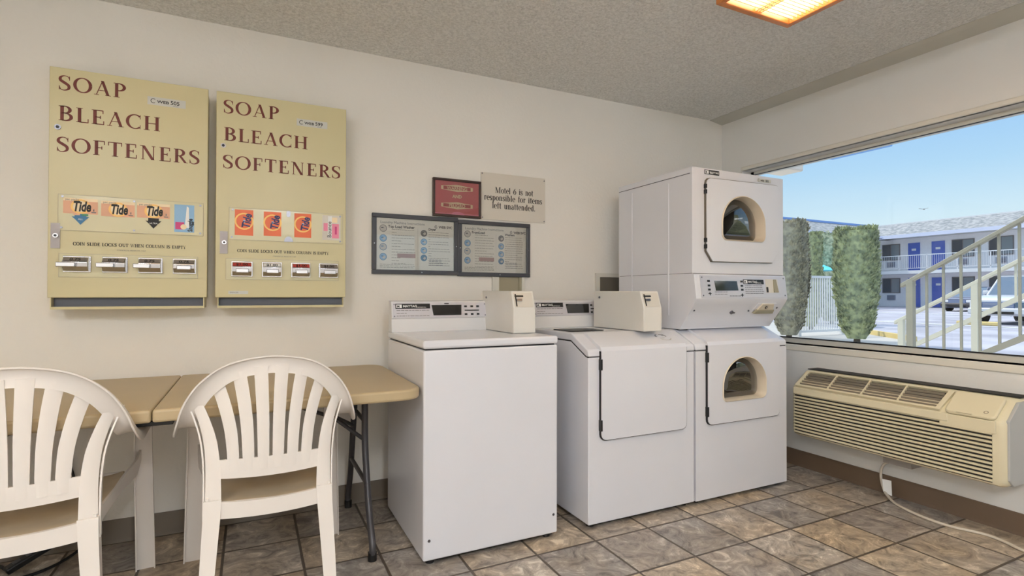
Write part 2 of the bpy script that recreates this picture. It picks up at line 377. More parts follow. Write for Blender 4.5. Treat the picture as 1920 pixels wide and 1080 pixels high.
# ------------------------------------------------------------------ serif lettering drawn stroke by stroke
TH, TN = .165, .062
def _stroke(pts):                            # pts (x,y,w) -> quads
    q = []; L = []
    for i, (x,y,w_) in enumerate(pts):
        a = pts[max(i-1,0)]; b = pts[min(i+1,len(pts)-1)]
        dx, dy = b[0]-a[0], b[1]-a[1]; d = math.hypot(dx,dy) or 1
        L.append(((x-dy/d*w_/2, y+dx/d*w_/2),(x+dy/d*w_/2, y-dx/d*w_/2)))
    for i in range(len(L)-1): q.append([L[i][0],L[i][1],L[i+1][1],L[i+1][0]])
    return q
def _ell(cx, cy, rx, ry, a0, a1, T=TH, t=TN, n=22):
    P = []
    for i in range(n+1):
        a = math.radians(a0+(a1-a0)*i/n); k = abs(math.cos(a))
        P.append((cx+rx*math.cos(a), cy+ry*math.sin(a), t+(T-t)*k**1.6))
    return _stroke(P)
def _st(x, y0=0, y1=1, T=TH, b=1, t=1, sv=.075, st=.04):
    q = [[(x-T/2,y0),(x+T/2,y0),(x+T/2,y1),(x-T/2,y1)]]
    if b: q.append([(x-T/2-sv,y0),(x+T/2+sv,y0),(x+T/2+sv*.9,y0+st),(x-T/2-sv*.9,y0+st)])
    if t: q.append([(x-T/2-sv*.9,y1-st),(x+T/2+sv*.9,y1-st),(x+T/2+sv,y1),(x-T/2-sv,y1)])
    return q
def _h(y, x0, x1, t=TN): return [[(x0,y-t/2),(x1,y-t/2),(x1,y+t/2),(x0,y+t/2)]]
def _d(x0, y0, x1, y1, w_): return [[(x0-w_/2,y0),(x0+w_/2,y0),(x1+w_/2,y1),(x1-w_/2,y1)]]
def _vs(x, y0, y1, w_=.045): return [[(x-w_/2,y0),(x+w_/2,y0),(x+w_/2,y1),(x-w_/2,y1)]]
def _S(x, w_, h=1, T=TH):
    P = crom([(x+w_*.93,h*.80,.04),(x+w_*.80,h*.95,.05),(x+w_*.47,h*.99,.06),(x+w_*.16,h*.88,T*.75),(x+w_*.14,h*.68,T*.95),(x+w_*.5,h*.52,T*1.05),(x+w_*.86,h*.35,T*.95),(x+w_*.86,h*.13,T*.75),(x+w_*.5,h*.01,.06),(x+w_*.18,h*.05,.05),(x+w_*.05,h*.22,.04)], 5)
    return _stroke(P)+_vs(x+w_*.95,h*.70,h*.98,.035)+_vs(x+w_*.04,h*.02,h*.30,.035)
def glyph(c):
    if c == 'S': return .62, _S(.03,.52)
    if c == 'O': return .92, _ell(.46,.5,.37,.49,0,360,n=36)
    if c == 'Q': return .92, _ell(.46,.5,.37,.49,0,360,n=36)+_d(.75,-.15,.5,.1,.1)
    if c == 'C': return .80, _ell(.46,.5,.37,.49,48,312,n=32)+_vs(.72,.70,1.0,.035)+_vs(.72,.0,.28,.035)
    if c == 'G': return .86, _ell(.46,.5,.37,.49,48,312,n=32)+_vs(.72,.70,1.0,.035)+_st(.72,.02,.45,.13,0,1)
    if c == 'A': return .86, _d(.13,0,.43,1,.05)+_d(.70,0,.42,1,.15)+_h(.33,.24,.62,.045)+_h(.02,.02,.26,.04)+_h(.02,.56,.84,.04)
    if c == 'V': return .86, _d(.43,0,.15,1,.15)+_d(.43,0,.72,1,.05)+_h(.98,.02,.30,.04)+_h(.98,.60,.84,.04)
    if c == 'W': return 1.2, _d(.38,0,.15,1,.14)+_d(.38,0,.60,1,.05)+_d(.82,0,.58,1,.14)+_d(.82,0,1.05,1,.05)+_h(.98,.02,.30,.04)+_h(.98,.5,.7,.04)+_h(.98,.93,1.17,.04)
    if c == 'P': return .68, _st(.20)+_ell(.30,.73,.28,.25,-90,90)+_h(.98,.2,.32)+_h(.48,.2,.32)
    if c == 'B': return .74, _st(.20)+_ell(.32,.75,.24,.23,-90,90)+_ell(.32,.265,.30,.25,-90,90)+_h(.98,.2,.34)+_h(.52,.2,.34)+_h(.02,.2,.34)
    if c == 'R': return .80, _st(.20)+_ell(.30,.74,.27,.24,-90,90)+_h(.98,.2,.32)+_h(.50,.2,.34)+_d(.68,0,.38,.5,.15)+_h(.02,.60,.80,.04)
    if c == 'D': return .88, _st(.20)+_ell(.34,.5,.42,.48,-90,90)+_h(.98,.2,.36)+_h(.02,.2,.36)
    if c == 'L': return .66, _st(.20)+_h(.025,.2,.6)+_vs(.6,0,.28)
    if c == 'E': return .70, _st(.20)+_h(.025,.2,.62)+_vs(.62,0,.26)+_h(.975,.2,.58)+_vs(.58,.76,1)+_h(.51,.2,.46)+_vs(.46,.40,.62)
    if c == 'F': return .66, _st(.20)+_h(.975,.2,.58)+_vs(.58,.74,1)+_h(.51,.2,.46)+_vs(.46,.40,.62)
    if c == 'T': return .76, _st(.38,t=0)+_h(.975,.05,.71)+_vs(.06,.74,1)+_vs(.70,.74,1)
    if c == 'H': return .92, _st(.20)+_st(.72)+_h(.5,.2,.72)
    if c == 'I': return .40, _st(.20)
    if c == 'N': return .92, _d(.70,0,.20,1,.17)+_st(.19,T=.05,t=0)+_st(.73,T=.05,b=0)+_h(.98,.04,.24,.04)
    if c == 'M': return 1.04, _st(.17,T=.05,t=0)+_st(.85,T=.14)+_d(.50,0,.20,1,.15)+_d(.50,0,.80,1,.05)+_h(.98,.03,.2,.04)
    if c == 'K': return .84, _st(.20)+_d(.25,.42,.66,1,.05)+_d(.70,0,.38,.58,.15)+_h(.02,.60,.84,.04)+_h(.98,.54,.78,.04)
    if c == 'U': return .90, _st(.20,.3,1,b=0)+_st(.72,.3,1,T=.05,b=0)+_ell(.46,.3,.26,.28,180,360,T=.1)
    if c == 'Y': return .80, _st(.40,0,.48,t=0)+_d(.40,.45,.13,1,.14)+_d(.40,.45,.66,1,.05)+_h(.98,.0,.26,.04)+_h(.98,.55,.78,.04)
    if c == ' ': return .42, []
    if c == '.': return .26, [[(.13+.07*math.cos(a*PI/4), .07+.07*math.sin(a*PI/4)) for a in range(8)]]
    # lower case, condensed, x height .70
    X = .70; T = .125; k = dict(sv=.045, st=.04)
    if c == 'o': return .50, _ell(.25,X/2,.18,X/2,0,360,T,.04,28)
    if c == 'e': return .47, _ell(.25,X/2,.18,X/2,0,310,T,.04,28)+_h(X*.52,.12,.42,.04)
    if c == 'c': return .44, _ell(.25,X/2,.18,X/2,45,315,T,.04,28)
    if c == 't': return .34, _st(.16,.08,.92,T,0,0)+_h(X-.02,.03,.32,.045)+_ell(.25,.10,.09,.09,180,300,.08,.05)
    if c == 'l': return .28, _st(.14,0,1.02,T,1,0,**k)+_h(.99,.04,.14,.05)
    if c == 'i': return .28, _st(.14,0,X,T,1,0,**k)+_h(X-.03,.04,.14,.05)+[[(.14+.075*math.cos(a*PI/4), .90+.075*math.sin(a*PI/4)) for a in range(8)]]
    if c in 'nmur':
        q = _st(.14,0,X,T,1,0,**k)+_h(X-.03,.04,.14,.05)
        if c == 'r': return .38, q+_ell(.26,X-.14,.12,.13,60,180,.10,.05)+[[(.33+.06*math.cos(a*PI/4), X-.09+.06*math.sin(a*PI/4)) for a in range(8)]]
        if c == 'n': return .56, q+_ell(.28,X-.18,.14,.17,0,180,T,.05)+_st(.42,0,X-.18,T,1,0,**k)
        if c == 'm': return .84, q+_ell(.28,X-.18,.14,.17,0,180,T,.05)+_st(.42,0,X-.18,T,1,0,**k)+_ell(.56,X-.18,.14,.17,0,180,T,.05)+_st(.70,0,X-.18,T,1,0,**k)
        return .56, _st(.14,.16,X,T,0,0)+_h(X-.03,.03,.14,.05)+_ell(.28,.17,.14,.16,180,360,T,.05)+_st(.42,0,X,T,1,0,**k)+_h(X-.03,.32,.42,.05)
    if c == 'p': return .54, _st(.14,-.30,X,T,1,0,**k)+_h(X-.03,.04,.14,.05)+_ell(.27,X/2,.17,X/2,-140,140,T,.04,26)
    if c == 'b': return .54, _st(.14,0,1.02,T,0,0)+_h(.99,.04,.14,.05)+_ell(.27,X/2,.17,X/2,-140,140,T,.04,26)
    if c == 'd': return .54, _st(.40,0,1.02,T,1,0,**k)+_h(.99,.30,.40,.05)+_ell(.27,X/2,.17,X/2,40,320,T,.04,26)
    if c == 'a': return .50, _st(.36,0,.52,T,1,0,**k)+_ell(.24,.52,.12,.17,0,165,.10,.05)+_ell(.24,.19,.14,.18,0,360,.11,.05,22)
    if c == 's': return .40, _S(.03,.33,X,.115)
    if c == 'f': return .34, _st(.16,0,.85,T,1,0,**k)+_h(X-.02,.03,.34,.045)+_ell(.27,.84,.11,.16,70,180,.10,.05)
    if c == '6': return .58, _ell(.29,.33,.20,.32,0,360,T,.045,26)+_stroke(crom([(.15,.35,.12),(.17,.62,.11),(.30,.86,.07),(.46,.98,.04)],5))
    return .5, []
def serif(mb, f, txt, x, y, cap, h, mt, width=None, track=.06, align='L', fat=0.0):
    adv = sum(glyph(c)[0]+track for c in txt)-track
    sx_ = (width/adv) if width else cap
    X = x if align == 'L' else x-adv*sx_/2
    for c in txt:
        a, q = glyph(c)
        for poly in q:
            if fat:
                cx_ = sum(p[0] for p in poly)/len(poly); cy_ = sum(p[1] for p in poly)/len(poly)
                poly = [(px+math.copysign(fat,px-cx_), py+math.copysign(fat*.6,py-cy_)) for px,py in poly]
            mb.add([f.p(X+px*sx_, y+py*cap, h) for px,py in poly], [tuple(range(len(poly)))], mt)
        X += (a+track)*sx_
    return mb

# ================================================================== the room
WX, WY, CZ = 3.225, 2.945, 2.43           # window wall, back wall, ceiling
LX, FY = -2.3, -2.2
OY0, OY1, OZ0, OZ1 = -.62, 2.76, .79, 2.02   # window opening
T = .18
struct(MB().box((LX,FY,-.1),(WX+T,WY+T,0),'floor'), 'floor')
struct(MB().box((LX,FY,CZ),(WX-.13,WY,CZ+.1),'popcorn'), 'ceiling')
struct(MB().loft([[(WX-.13,FY,CZ+.1),(WX,FY,CZ+.1),(WX,FY,CZ-.028),(WX-.13,FY,CZ)],[(WX-.13,WY,CZ+.1),(WX,WY,CZ+.1),(WX,WY,CZ-.02),(WX-.125,WY,CZ)]],'smooth_ceiling'), 'trim_1')
struct(MB().box((LX-T,WY,-.1),(WX+T,WY+T,CZ+.1),'wall'), 'wall_back')
struct(MB().box((LX-T,FY,-.1),(LX,WY,CZ+.1),'wall'), 'wall_left')
b = MB()
b.box((WX,FY,0),(WX+T,WY,OZ0),'wall_win'); b.box((WX,FY,OZ1),(WX+T,WY,CZ+.1),'wall_win')
b.box((WX,OY1,OZ0),(WX+T,WY,OZ1),'wall_win'); b.box((WX,FY,OZ0),(WX+T,OY0,OZ1),'wall_win')
struct(b, 'wall_right')
# wall behind the camera with a wide glazed opening
b = MB(); gx0, gx1, gz1 = 1.55, 3.1, 2.07
b.box((LX-T,FY-T,-.1),(WX+T,FY,.05),'wall'); b.box((LX-T,FY-T,gz1),(WX+T,FY,CZ+.1),'wall')
b.box((LX-T,FY-T,0),(gx0,FY,gz1),'wall'); b.box((gx1,FY-T,0),(WX+T,FY,gz1),'wall')
struct(b, 'wall_front')
b = MB()
for x0, x1 in ((gx0,gx0+.05),((gx0+gx1)/2-.03,(gx0+gx1)/2+.03),(gx1-.05,gx1)): b.box((x0,FY-.12,.05),(x1,FY-.06,gz1),'trimpaint')
b.box((gx0,FY-.12,.05),(gx1,FY-.06,.10),'trimpaint'); b.box((gx0,FY-.12,gz1-.05),(gx1,FY-.06,gz1),'trimpaint')
w2 = struct(b,'window_2')
MB().box((gx0+.05,FY-.092,.1),(gx1-.05,FY-.088,gz1-.05),'glass').build('glass_pane', w2)
# big picture window
b = MB(); GX = WX+.115
b.box((GX-.02,OY0,OZ0),(GX+.03,OY1,OZ0+.035),'trimpaint'); b.box((GX-.02,OY0,OZ1-.022),(GX+.03,OY1,OZ1),'trimpaint')
b.box((GX-.02,OY1-.025,OZ0),(GX+.03,OY1,OZ1),'trimpaint'); b.box((GX-.02,OY0,OZ0),(GX+.03,OY0+.025,OZ1),'trimpaint')
b.box((GX-.024,OY0+.02,OZ0+.032),(GX-.019,OY1-.02,OZ0+.039),'shadow_gap')
b.box((GX-.024,OY0+.02,OZ1-.026),(GX-.019,OY1-.02,OZ1-.021),'frame_dark')
w1 = struct(b,'window_1')
MB().box((GX-.003,OY0+.025,OZ0+.035),(GX+.003,OY1-.025,OZ1-.022),'glass').build('glass_pane', w1)
# casing round the opening
b = MB()
b.box((WX-.012,OY0-.03,OZ1),(WX+.02,OY1+.0,OZ1+.028),'trimpaint')
struct(b,'trim_2',bevel=.006)
b = MB(); b.box((WX-.006,OY0-.03,OZ0-.042),(WX+.10,OY1,OZ0),'trimpaint')
struct(b,'trim_3',bevel=.005)
def base(name, a, c, d, mt):
    # a->c along the wall, d outward direction
    a, c, d = Vector(a), Vector(c), Vector(d)
    prof = [(0,0),(.016,0),(.013,.006),(.009,.016),(.008,.098),(.006,.102),(0,.102)]
    struct(MB().loft([[a+d*p+Vector((0,0,z)) for p,z in prof],[c+d*p+Vector((0,0,z)) for p,z in prof]], mt), name, smooth=True)
base('baseboard_right',(WX,FY,0),(WX,WY,0),(-1,0,0),'base_brown')
base('baseboard_back',(LX,WY,0),(WX,WY,0),(0,-1,0),'base_grey')
base('baseboard_left',(LX,FY,0),(LX,WY,0),(1,0,0),'base_grey')

# ================================================================== ceiling light
def ceiling_light(x0, x1, y0, y1, label, group=None):
    t = thing('ceiling_light', ((x0+x1)/2,(y0+y1)/2,CZ), label, 'ceiling light', group)
    zb = 2.358; fw = .028
    b = MB()
    for a, c in (((x0,y0),(x1,y0+fw)),((x0,y1-fw),(x1,y1)),((x0,y0+fw),(x0+fw,y1-fw)),((x1-fw,y0+fw),(x1,y1-fw))):
        b.box((a[0],a[1],zb),(c[0],c[1],CZ),'wood')
    b.build('frame', t, bevel=.004)
    MB().box((x0+fw,y0+fw,zb+.045),(x1-fw,y1-fw,zb+.05),'lamp').build('diffuser', t)
    b = MB(); n = int((y1-y0)/.021)
    for i in range(1,n):
        y = y0+fw+(y1-y0-2*fw)*i/n; b.box((x0+fw,y-.0018,zb+.012),(x1-fw,y+.0018,zb+.026),'louvre')
    for xx in (x0+fw+(x1-x0-2*fw)*k for k in (.5,.46,.54)):
        b.box((xx-.002,y0+fw,zb+.010),(xx+.002,y1-fw,zb+.028),'louvre')
    b.build('louvre_grid', t)
    return t
ceiling_light(1.778,2.235,.44,1.655,'square-edged orange oak ceiling light with cream louvre grid, at top of view')
def fill_tube_light(x, y, label):  # unseen fixtures added behind the camera to brighten the room
    t = thing('fill_light',(x,y,CZ),label,'ceiling light')
    MB().box((x-.16,y-.62,CZ-.035),(x+.16,y+.62,CZ),'trimpaint').build('housing',t,bevel=.004)
    MB().prism([(x-.14,CZ-.035),(x-.12,CZ-.12),(x+.12,CZ-.12),(x+.14,CZ-.035)],'y',y-.60,y+.60,'fill_lamp').build('diffuser',t)
ceiling_light(-.78,-.323,.44,1.655,'orange oak ceiling light with louvre grid above the vending cabinets, outside the view')
fill_tube_light(-1.4,-.9,'added white fill light behind the viewer near the left wall')
fill_tube_light(.3,-1.3,'added white fill light behind the viewer near the middle')

# ================================================================== vending machines for soap
def swatch_word(b, f, txt, x, y, w_, h, mt, **k):
    b.text(f, txt, x, y, h*1.35, .0012, mt, **k)
def dispenser(ox, W_, first):
    FYp = 2.815; H0, H1 = 1.10, 2.061
    lbl = ('cream steel soap vending cabinet nearer the left edge, sticker number 505' if first else
           'cream steel soap vending cabinet with orange carton pictures, sticker number 599')
    t = thing('soap_vending_machine', (ox+W_/2,WY,H0), lbl, 'vending machine', 'soap vending cabinets on the wall')
    b = MB()                                     # cabinet shell behind the door
    b.box((ox+.004,FYp+.006,H0),(ox+W_-.004,WY,H1-.004),'beige_metal')
    b.build('cabinet', t, bevel=.002)
    f = Fr((ox,FYp,0))
    door = MB().slab(f, 0, H0, W_, H1, -.02, 0, 'beige_metal').build('door', t, bevel=.0025)
    # tray below the door
    b = MB(); z0 = 1.055
    b.box((ox+.012,FYp+.004,z0),(ox+W_-.012,WY,z0+.004),'beige_metal')
    b.box((ox+.010,FYp-.002,z0),(ox+.014,WY,H0),'beige_metal'); b.box((ox+W_-.014,FYp-.002,z0),(ox+W_-.010,WY,H0),'beige_metal')
    b.box((ox+.014,FYp+.03,z0+.004),(ox+W_-.014,FYp+.034,H0),'slot_dark'); b.box((ox+.014,FYp+.004,z0+.004),(ox+W_-.014,FYp+.03,z0+.006),'slot_dark')
    P = [(ox+.010,FYp-.002),(ox+W_/2,FYp-(.020 if first else .004)),(ox+W_-.010,FYp-.002),(ox+W_-.010,FYp+.006),(ox+.010,FYp+.006)]
    b.prism(P,'z',z0-.004,z0+.007,'beige_metal')
    b.build('tray', t)
    b = MB(); c = .0615
    rows = (((.029,1.967,'SOAP',.233),(.028,1.840,'BLEACH',.362),(.025,1.709,'SOFTENERS',.518)) if first else
            ((.028,1.962,'SOAP',.239),(.029,1.834,'BLEACH',.371),(.027,1.704,'SOFTENERS',.530)))
    for x, z, s_, wd in rows: serif(MB(), f, s_, x, z, c, .0006, 'maroon', width=wd).build('lettering', door, fix=False)
    # asset sticker
    sx0, sz0, sx1, sz1 = (.339,1.955,.484,1.991) if first else (.346,1.947,.490,1.982)
    b = MB().rect(f, sx0, sz0, sx1, sz1, .0006, 'sticker')
    b.annulus(f, sx0+.022, sz0+.018, .008, .0105, .0010, 'ink', a0=.8, a1=5.4, n=14); b.text(f,'WEB',sx0+.036,sz0+.011,.017,.0010,'ink',sx=1.25,bold=.0004)
    b.text(f,'505' if first else '599',sx0+.086,sz0+.011,.024,.0010,'ink',bold=.0004); b.text(f,'SALES',sx0+.096,sz0+.003,.008,.0010,'ink_grey')
    lab(b.build('asset_sticker', door, fix=False), 'grey sticker reading WEB 505' if first else 'grey sticker reading WEB 599')
    # round lock at the left
    lx, lz = .029, (1.810 if first else 1.808)
    b = MB().puck(f, lx, lz, .011, 0, .004, 'dkchrome' if first else 'chrome'); b.puck(f, lx, lz, .006, .004, .006, 'black')
    b.build('cam_lock', door, smooth=True)
    # lock plate
    px0, pz0, px1, pz1 = (.010,1.305,.041,1.410) if first else (.018,1.304,.050,1.408)
    lp = MB().slab(f, px0, pz0, px1, pz1, .0, .004, 'lock_grey').build('lock_plate', t)
    b = MB().puck(f, (px0+px1)/2+.002, (pz0+pz1)/2, .0095, .004, .013, 'chrome'); b.puck(f, (px0+px1)/2+.002, (pz0+pz1)/2, .005, .013, .014, 'black')
    b.build('key_cylinder', lp, smooth=True)
    # clear plate with the product cards
    wx0, wz0, wx1, wz1 = (.033,1.381,.557,1.532) if first else (.055,1.371,.566,1.522)
    wp = MB().slab(f, wx0, wz0, wx1, wz1, .0004, .003, 'clear_beige').build('card_window', t, bevel=.0006)
    b = MB(); 
    sc = [(wx0+.015,wz1-.010),((wx0+wx1)/2,wz1-.012),(wx1-.012,wz1-.012),(wx0+.012,wz0+.012),((wx0+wx1)/2,wz0+.012),(wx1-.012,wz0+.012)]
    for a in ((wx0,wz1-.0012,wx1,wz1),(wx0,wz0,wx1,wz0+.0012),(wx0,wz0,wx0+.0012,wz1),(wx1-.0012,wz0,wx1,wz1)): b.rect(f,*a,.0034,'ink_soft')
    if not first:
        b.plate(f, arc((wx0+wx1)/2+.002, wz0, .020, .026, 0, 180, 12), .003, .0065, 'dkchrome'); b.plate(f, rrect((wx0+wx1)/2-.008,wz1-.030,(wx0+wx1)/2+.010,wz1,.008), .003, .006, 'dkchrome')
    b.build('plate_edge', wp, fix=False); screws(wp, f, sc, .0045, .003, .0055)
    h = .0040
    if first:
        for i, (x0, x1, z0_, z1_) in enumerate(((.050,.167,1.453,1.518),(.178,.297,1.449,1.515),(.305,.427,1.451,1.516))):
            b = MB(); mx_ = (x0+x1)/2; w_ = x1-x0
            b.rect(f, x0, z0_, x1, z1_, h-.0004, 'pale_orange'); b.rect(f, x0, z1_-.012, x1, z1_, h-.0002, 'cream_ink')
            b.disc(f, mx_, (z0_+z1_)/2-.002, .034, h, 'yellow', ry=.031); b.disc(f, mx_, (z0_+z1_)/2-.002, .026, h+.0002, 'cream_ink', ry=.024)
            b.text(f,'Tide', x0+w_*.27, z0_+.012, .058, h+.0006, 'ink', shear=.2, bold=.0022, sx=.58)
            b.text(f,'pac packs', x0+w_*.06, z1_-.010, .012, h+.0006, 'ink_grey')
            b.rect(f, x1-.022, z0_+.006, x1-.006, z0_+.010, h+.0006, 'ink_grey'); b.rect(f, x1-.016, z0_+.013, x1-.012, z0_+.022, h+.0006, 'ink_grey')
            if i != 1:
                c1 = 'blue_ink' if i == 0 else 'ink'
                zt = z0_-.012; b.add([f.p(mx_-.030,zt,h+.0004),f.p(mx_+.030,zt,h+.0004),f.p(mx_+.018,zt-.012,h+.0004),f.p(mx_,zt-.034,h+.0004),f.p(mx_-.018,zt-.012,h+.0004)],[(0,4,3,2,1)],c1)
                b.rect(f, mx_-.020, zt-.002, mx_+.020, zt+.012, h+.0003, c1)
                b.text(f,'ALL' if i == 0 else 'ULTRA', mx_, zt-.014, .010, h+.0008, 'white_ink', align='CENTER')
                if i == 0: b.rect(f, mx_-.024, zt+.006, mx_-.002, zt+.012, h+.0005, 'pale_orange'); b.rect(f, mx_+.004, zt+.004, mx_+.026, zt+.012, h+.0005, 'green_ink')
            lab(b.build('product_card', wp, fix=False), ('faded orange carton card with blue arrow','faded orange carton card without an arrow','faded orange carton card with black arrow')[i])
        b = MB(); x0, x1, z0_, z1_ = .444, .521, 1.395, 1.519
        b.rect(f,x0,z0_,x1,z1_,h-.0004,'sky_ink'); b.rect(f,x0+.004,z0_+.012,x0+.038,z0_+.045,h,'magenta')
        b.plate(f, [(x0+.040,z0_+.02),(x0+.058,z0_+.02),(x0+.056,z1_-.012),(x0+.048,z1_-.006),(x0+.046,z1_-.03)], h, h+.0003, 'white_ink')
        b.text(f,'Snuggle', x0+.070, z0_+.004, .026, h+.0006, 'ink', rot=PI/2, bold=.0008, sx=.75); b.disc(f,x0+.036,z0_+.024,.012,h+.0004,'cream_ink')
        lab(b.build('product_card', wp, fix=False), 'light blue softener card')
    else:
        for i, (x0, x1, z0_, z1_) in enumerate(((.079,.157,1.393,1.514),(.202,.279,1.396,1.512),(.338,.416,1.395,1.513))):
            b = MB(); mx_ = (x0+x1)/2; mz = (z0_+z1_)/2+.006
            b.rect(f, x0, z0_, x1, z1_, h-.0004, 'orange'); b.annulus(f, mx_, mz, .033, .040, h, 'yellow')
            b.text(f,'Tide', mx_+.022, mz-.034, .048, h+.0006, 'navy', rot=PI/2-.15, bold=.0016, sx=.78, shear=.1)
            b.rect(f, mx_-.004, mz-.006, mx_+.004, mz+.006, h+.0004, 'sky_ink')
            b.build('product_card', wp, fix=False)
        b = MB(); x0, x1, z0_, z1_ = .468, .556, 1.388, 1.513
        b.rect(f,x0,z0_,x1,z1_,h-.0006,'sign'); b.rect(f,x0+.006,z0_+.045,x0+.028,z1_-.040,h-.0002,'pink'); b.rect(f,x0+.040,z0_+.010,x1-.008,z1_-.042,h-.0002,'pink'); b.rect(f,x0+.045,z1_-.036,x1-.016,z1_-.010,h-.0002,'cream_ink'); b.rect(f,x0+.060,z0_+.030,x1-.018,z0_+.070,h,'magenta')
        b.rect(f,x0+.026,z0_+.010,x0+.046,z1_-.004,h+.0001,'white_ink')
        b.text(f,'Bounce', x0+.043, z0_+.012, .027, h+.0006, 'ink_grey', rot=PI/2, bold=.0006)
        lab(b.build('product_card', wp, fix=False), 'white and pink softener card')
    # printed lines
    b = MB()
    x0_, x1_, z_ = (.083,.489,1.320) if first else (.090,.500,1.314)
    serif(b, f, 'COIN SLIDE LOCKS OUT WHEN COLUMN IS EMPTY', x0_, z_, .0135, .0006, 'ink', width=x1_-x0_, fat=.03)
    serif(b, f, 'COMMERCIAL PRODUCTS CORP', (x0_+x1_)/2-.052, z_-.018, .0055, .0006, 'ink_grey', width=.104)
    b.build('instruction_text', door, fix=False)
    # coin slide strip
    qx0, qz0, qx1, qz1 = (.037,1.186,.537,1.285) if first else (.043,1.184,.547,1.283)
    sp_ = MB().slab(f, qx0, qz0, qx1, qz1, .0, .0022, 'clear_beige'); 
    for a in ((qx0,qz1-.0012,qx1,qz1),(qx0,qz0,qx1,qz0+.0012),(qx0,qz0,qx0+.0012,qz1),(qx1-.0012,qz0,qx1,qz1)): sp_.rect(f,*a,.0026,'ink_soft')
    sp_.build('coin_slide_plate', t)
    xs = ((.052,.146),(.184,.274),(.312,.402),(.440,.531)) if first else ((.066,.156),(.195,.283),(.324,.413),(.452,.544))
    for i, (x0, x1) in enumerate(xs):
        z0_, z1_ = (1.207,1.275) if first else (1.198,1.270)
        b = MB(); w_ = x1-x0
        b.slab(f, x0, z0_, x1, z1_, .002, .008, 'chrome')
        prof = [(z0_+.004,.008),(z0_+.004,.022),(z0_+.022,.040),(z1_-.026,.042),(z1_-.006,.020),(z1_-.004,.008)]
        b.loft([[f.p(x0+w_*.05,a,c) for a,c in prof],[f.p(x1-w_*.05,a,c) for a,c in prof]],'chrome')
        cs = b.build('coin_slide', t, bevel=.0015)
        b = MB()
        if first and i < 3: b.slab(f, x0-.012, z0_+.020, x0+w_*.55, z0_+.040, .030, .058, 'chrome')
        else: b.slab(f, x0+w_*.22, z0_+.016, x1-w_*.18, z0_+.036, .036, .062, 'chrome')
        b.build('push_tongue', cs, bevel=.003)
        b = MB(); ff = Fr(f.p(x0+w_*.08, z1_-.006, .0205), (1,0,0), tuple((f.p(0,z1_-.006,.020)-f.p(0,z1_-.026,.042)).normalized()))
        b.rect(ff, 0, -.026, w_*.84, -.004, .001, 'red_label' if (not first and i in (0,2)) else ('white_ink' if not first and i == 1 else 'lock_grey'))
        b.text(ff, '0.75' if first else '$1.00', w_*.42, -.0225, .022, .0016, 'ink' , align='CENTER', bold=.0006)
        b.build('price_label', cs, fix=False)
    if not first:
        b = MB().rect(f, .054, 1.116, .137, 1.131, .0006, 'sticker'); b.text(f, 'SPENCER', .060, 1.120, .009, .001, 'ink_grey'); lab(b.build('small_sticker', door, fix=False),'small pale sticker')
    return t
dispenser(-.758, .573, True)
dispenser(-.152, .582, False)

# ================================================================== framed notices
def frame_parts(t, x0, x1, z0, z1, fw, mt, y=WY, d=.02):
    b = MB()
    for a in ((x0,z0,x1,z0+fw),(x0,z1-fw,x1,z1),(x0,z0+fw,x0+fw,z1-fw),(x1-fw,z0+fw,x1,z1-fw)):
        b.box((a[0],y-d,a[1]),(a[2],y,a[3]),mt)
    b.build('frame', t, bevel=.003)
def logo(b, f, x, z, s, mt='frame_brown'):
    b.annulus(f, x, z, s*.28, s*.42, .0010, mt, a0=.9, a1=5.6, n=16); b.rect(f, x-s*.2, z-s*.06, x+s*.35, z+s*.05, .0010, mt)
    b.text(f, 'WEB SVC', x+s*.75, z-s*.35, s*.95, .0010, mt, sx=1.0, bold=.0006)
def icon(b, f, x, z, r, mt, k=0):
    b.disc(f, x, z, r, .0006, mt); b.annulus(f, x, z, r*.92, r*1.05, .0009, 'frame_dark' if k else 'blue_ink')
    b.disc(f, x+r*.2, z-r*.1, r*.45, .0009, 'sign'); b.rect(f, x-r*.6, z+r*.05, x+r*.1, z+r*.3, .0012, 'frame_dark' if k else 'blue_ink')
def lines(b, f, x0, x1, z0, z1, n, mt, seed=1):
    r = random.Random(seed)
    for i in range(n):
        z = z0+(z1-z0)*i/max(n-1,1); x = x0
        while x < x1-.01:
            wl = min(r.uniform(.006,.022), x1-x); b.rect(f, x, z, x+wl, z+.0028, .0008, mt); x += wl+.003
            if r.random() < .035: break
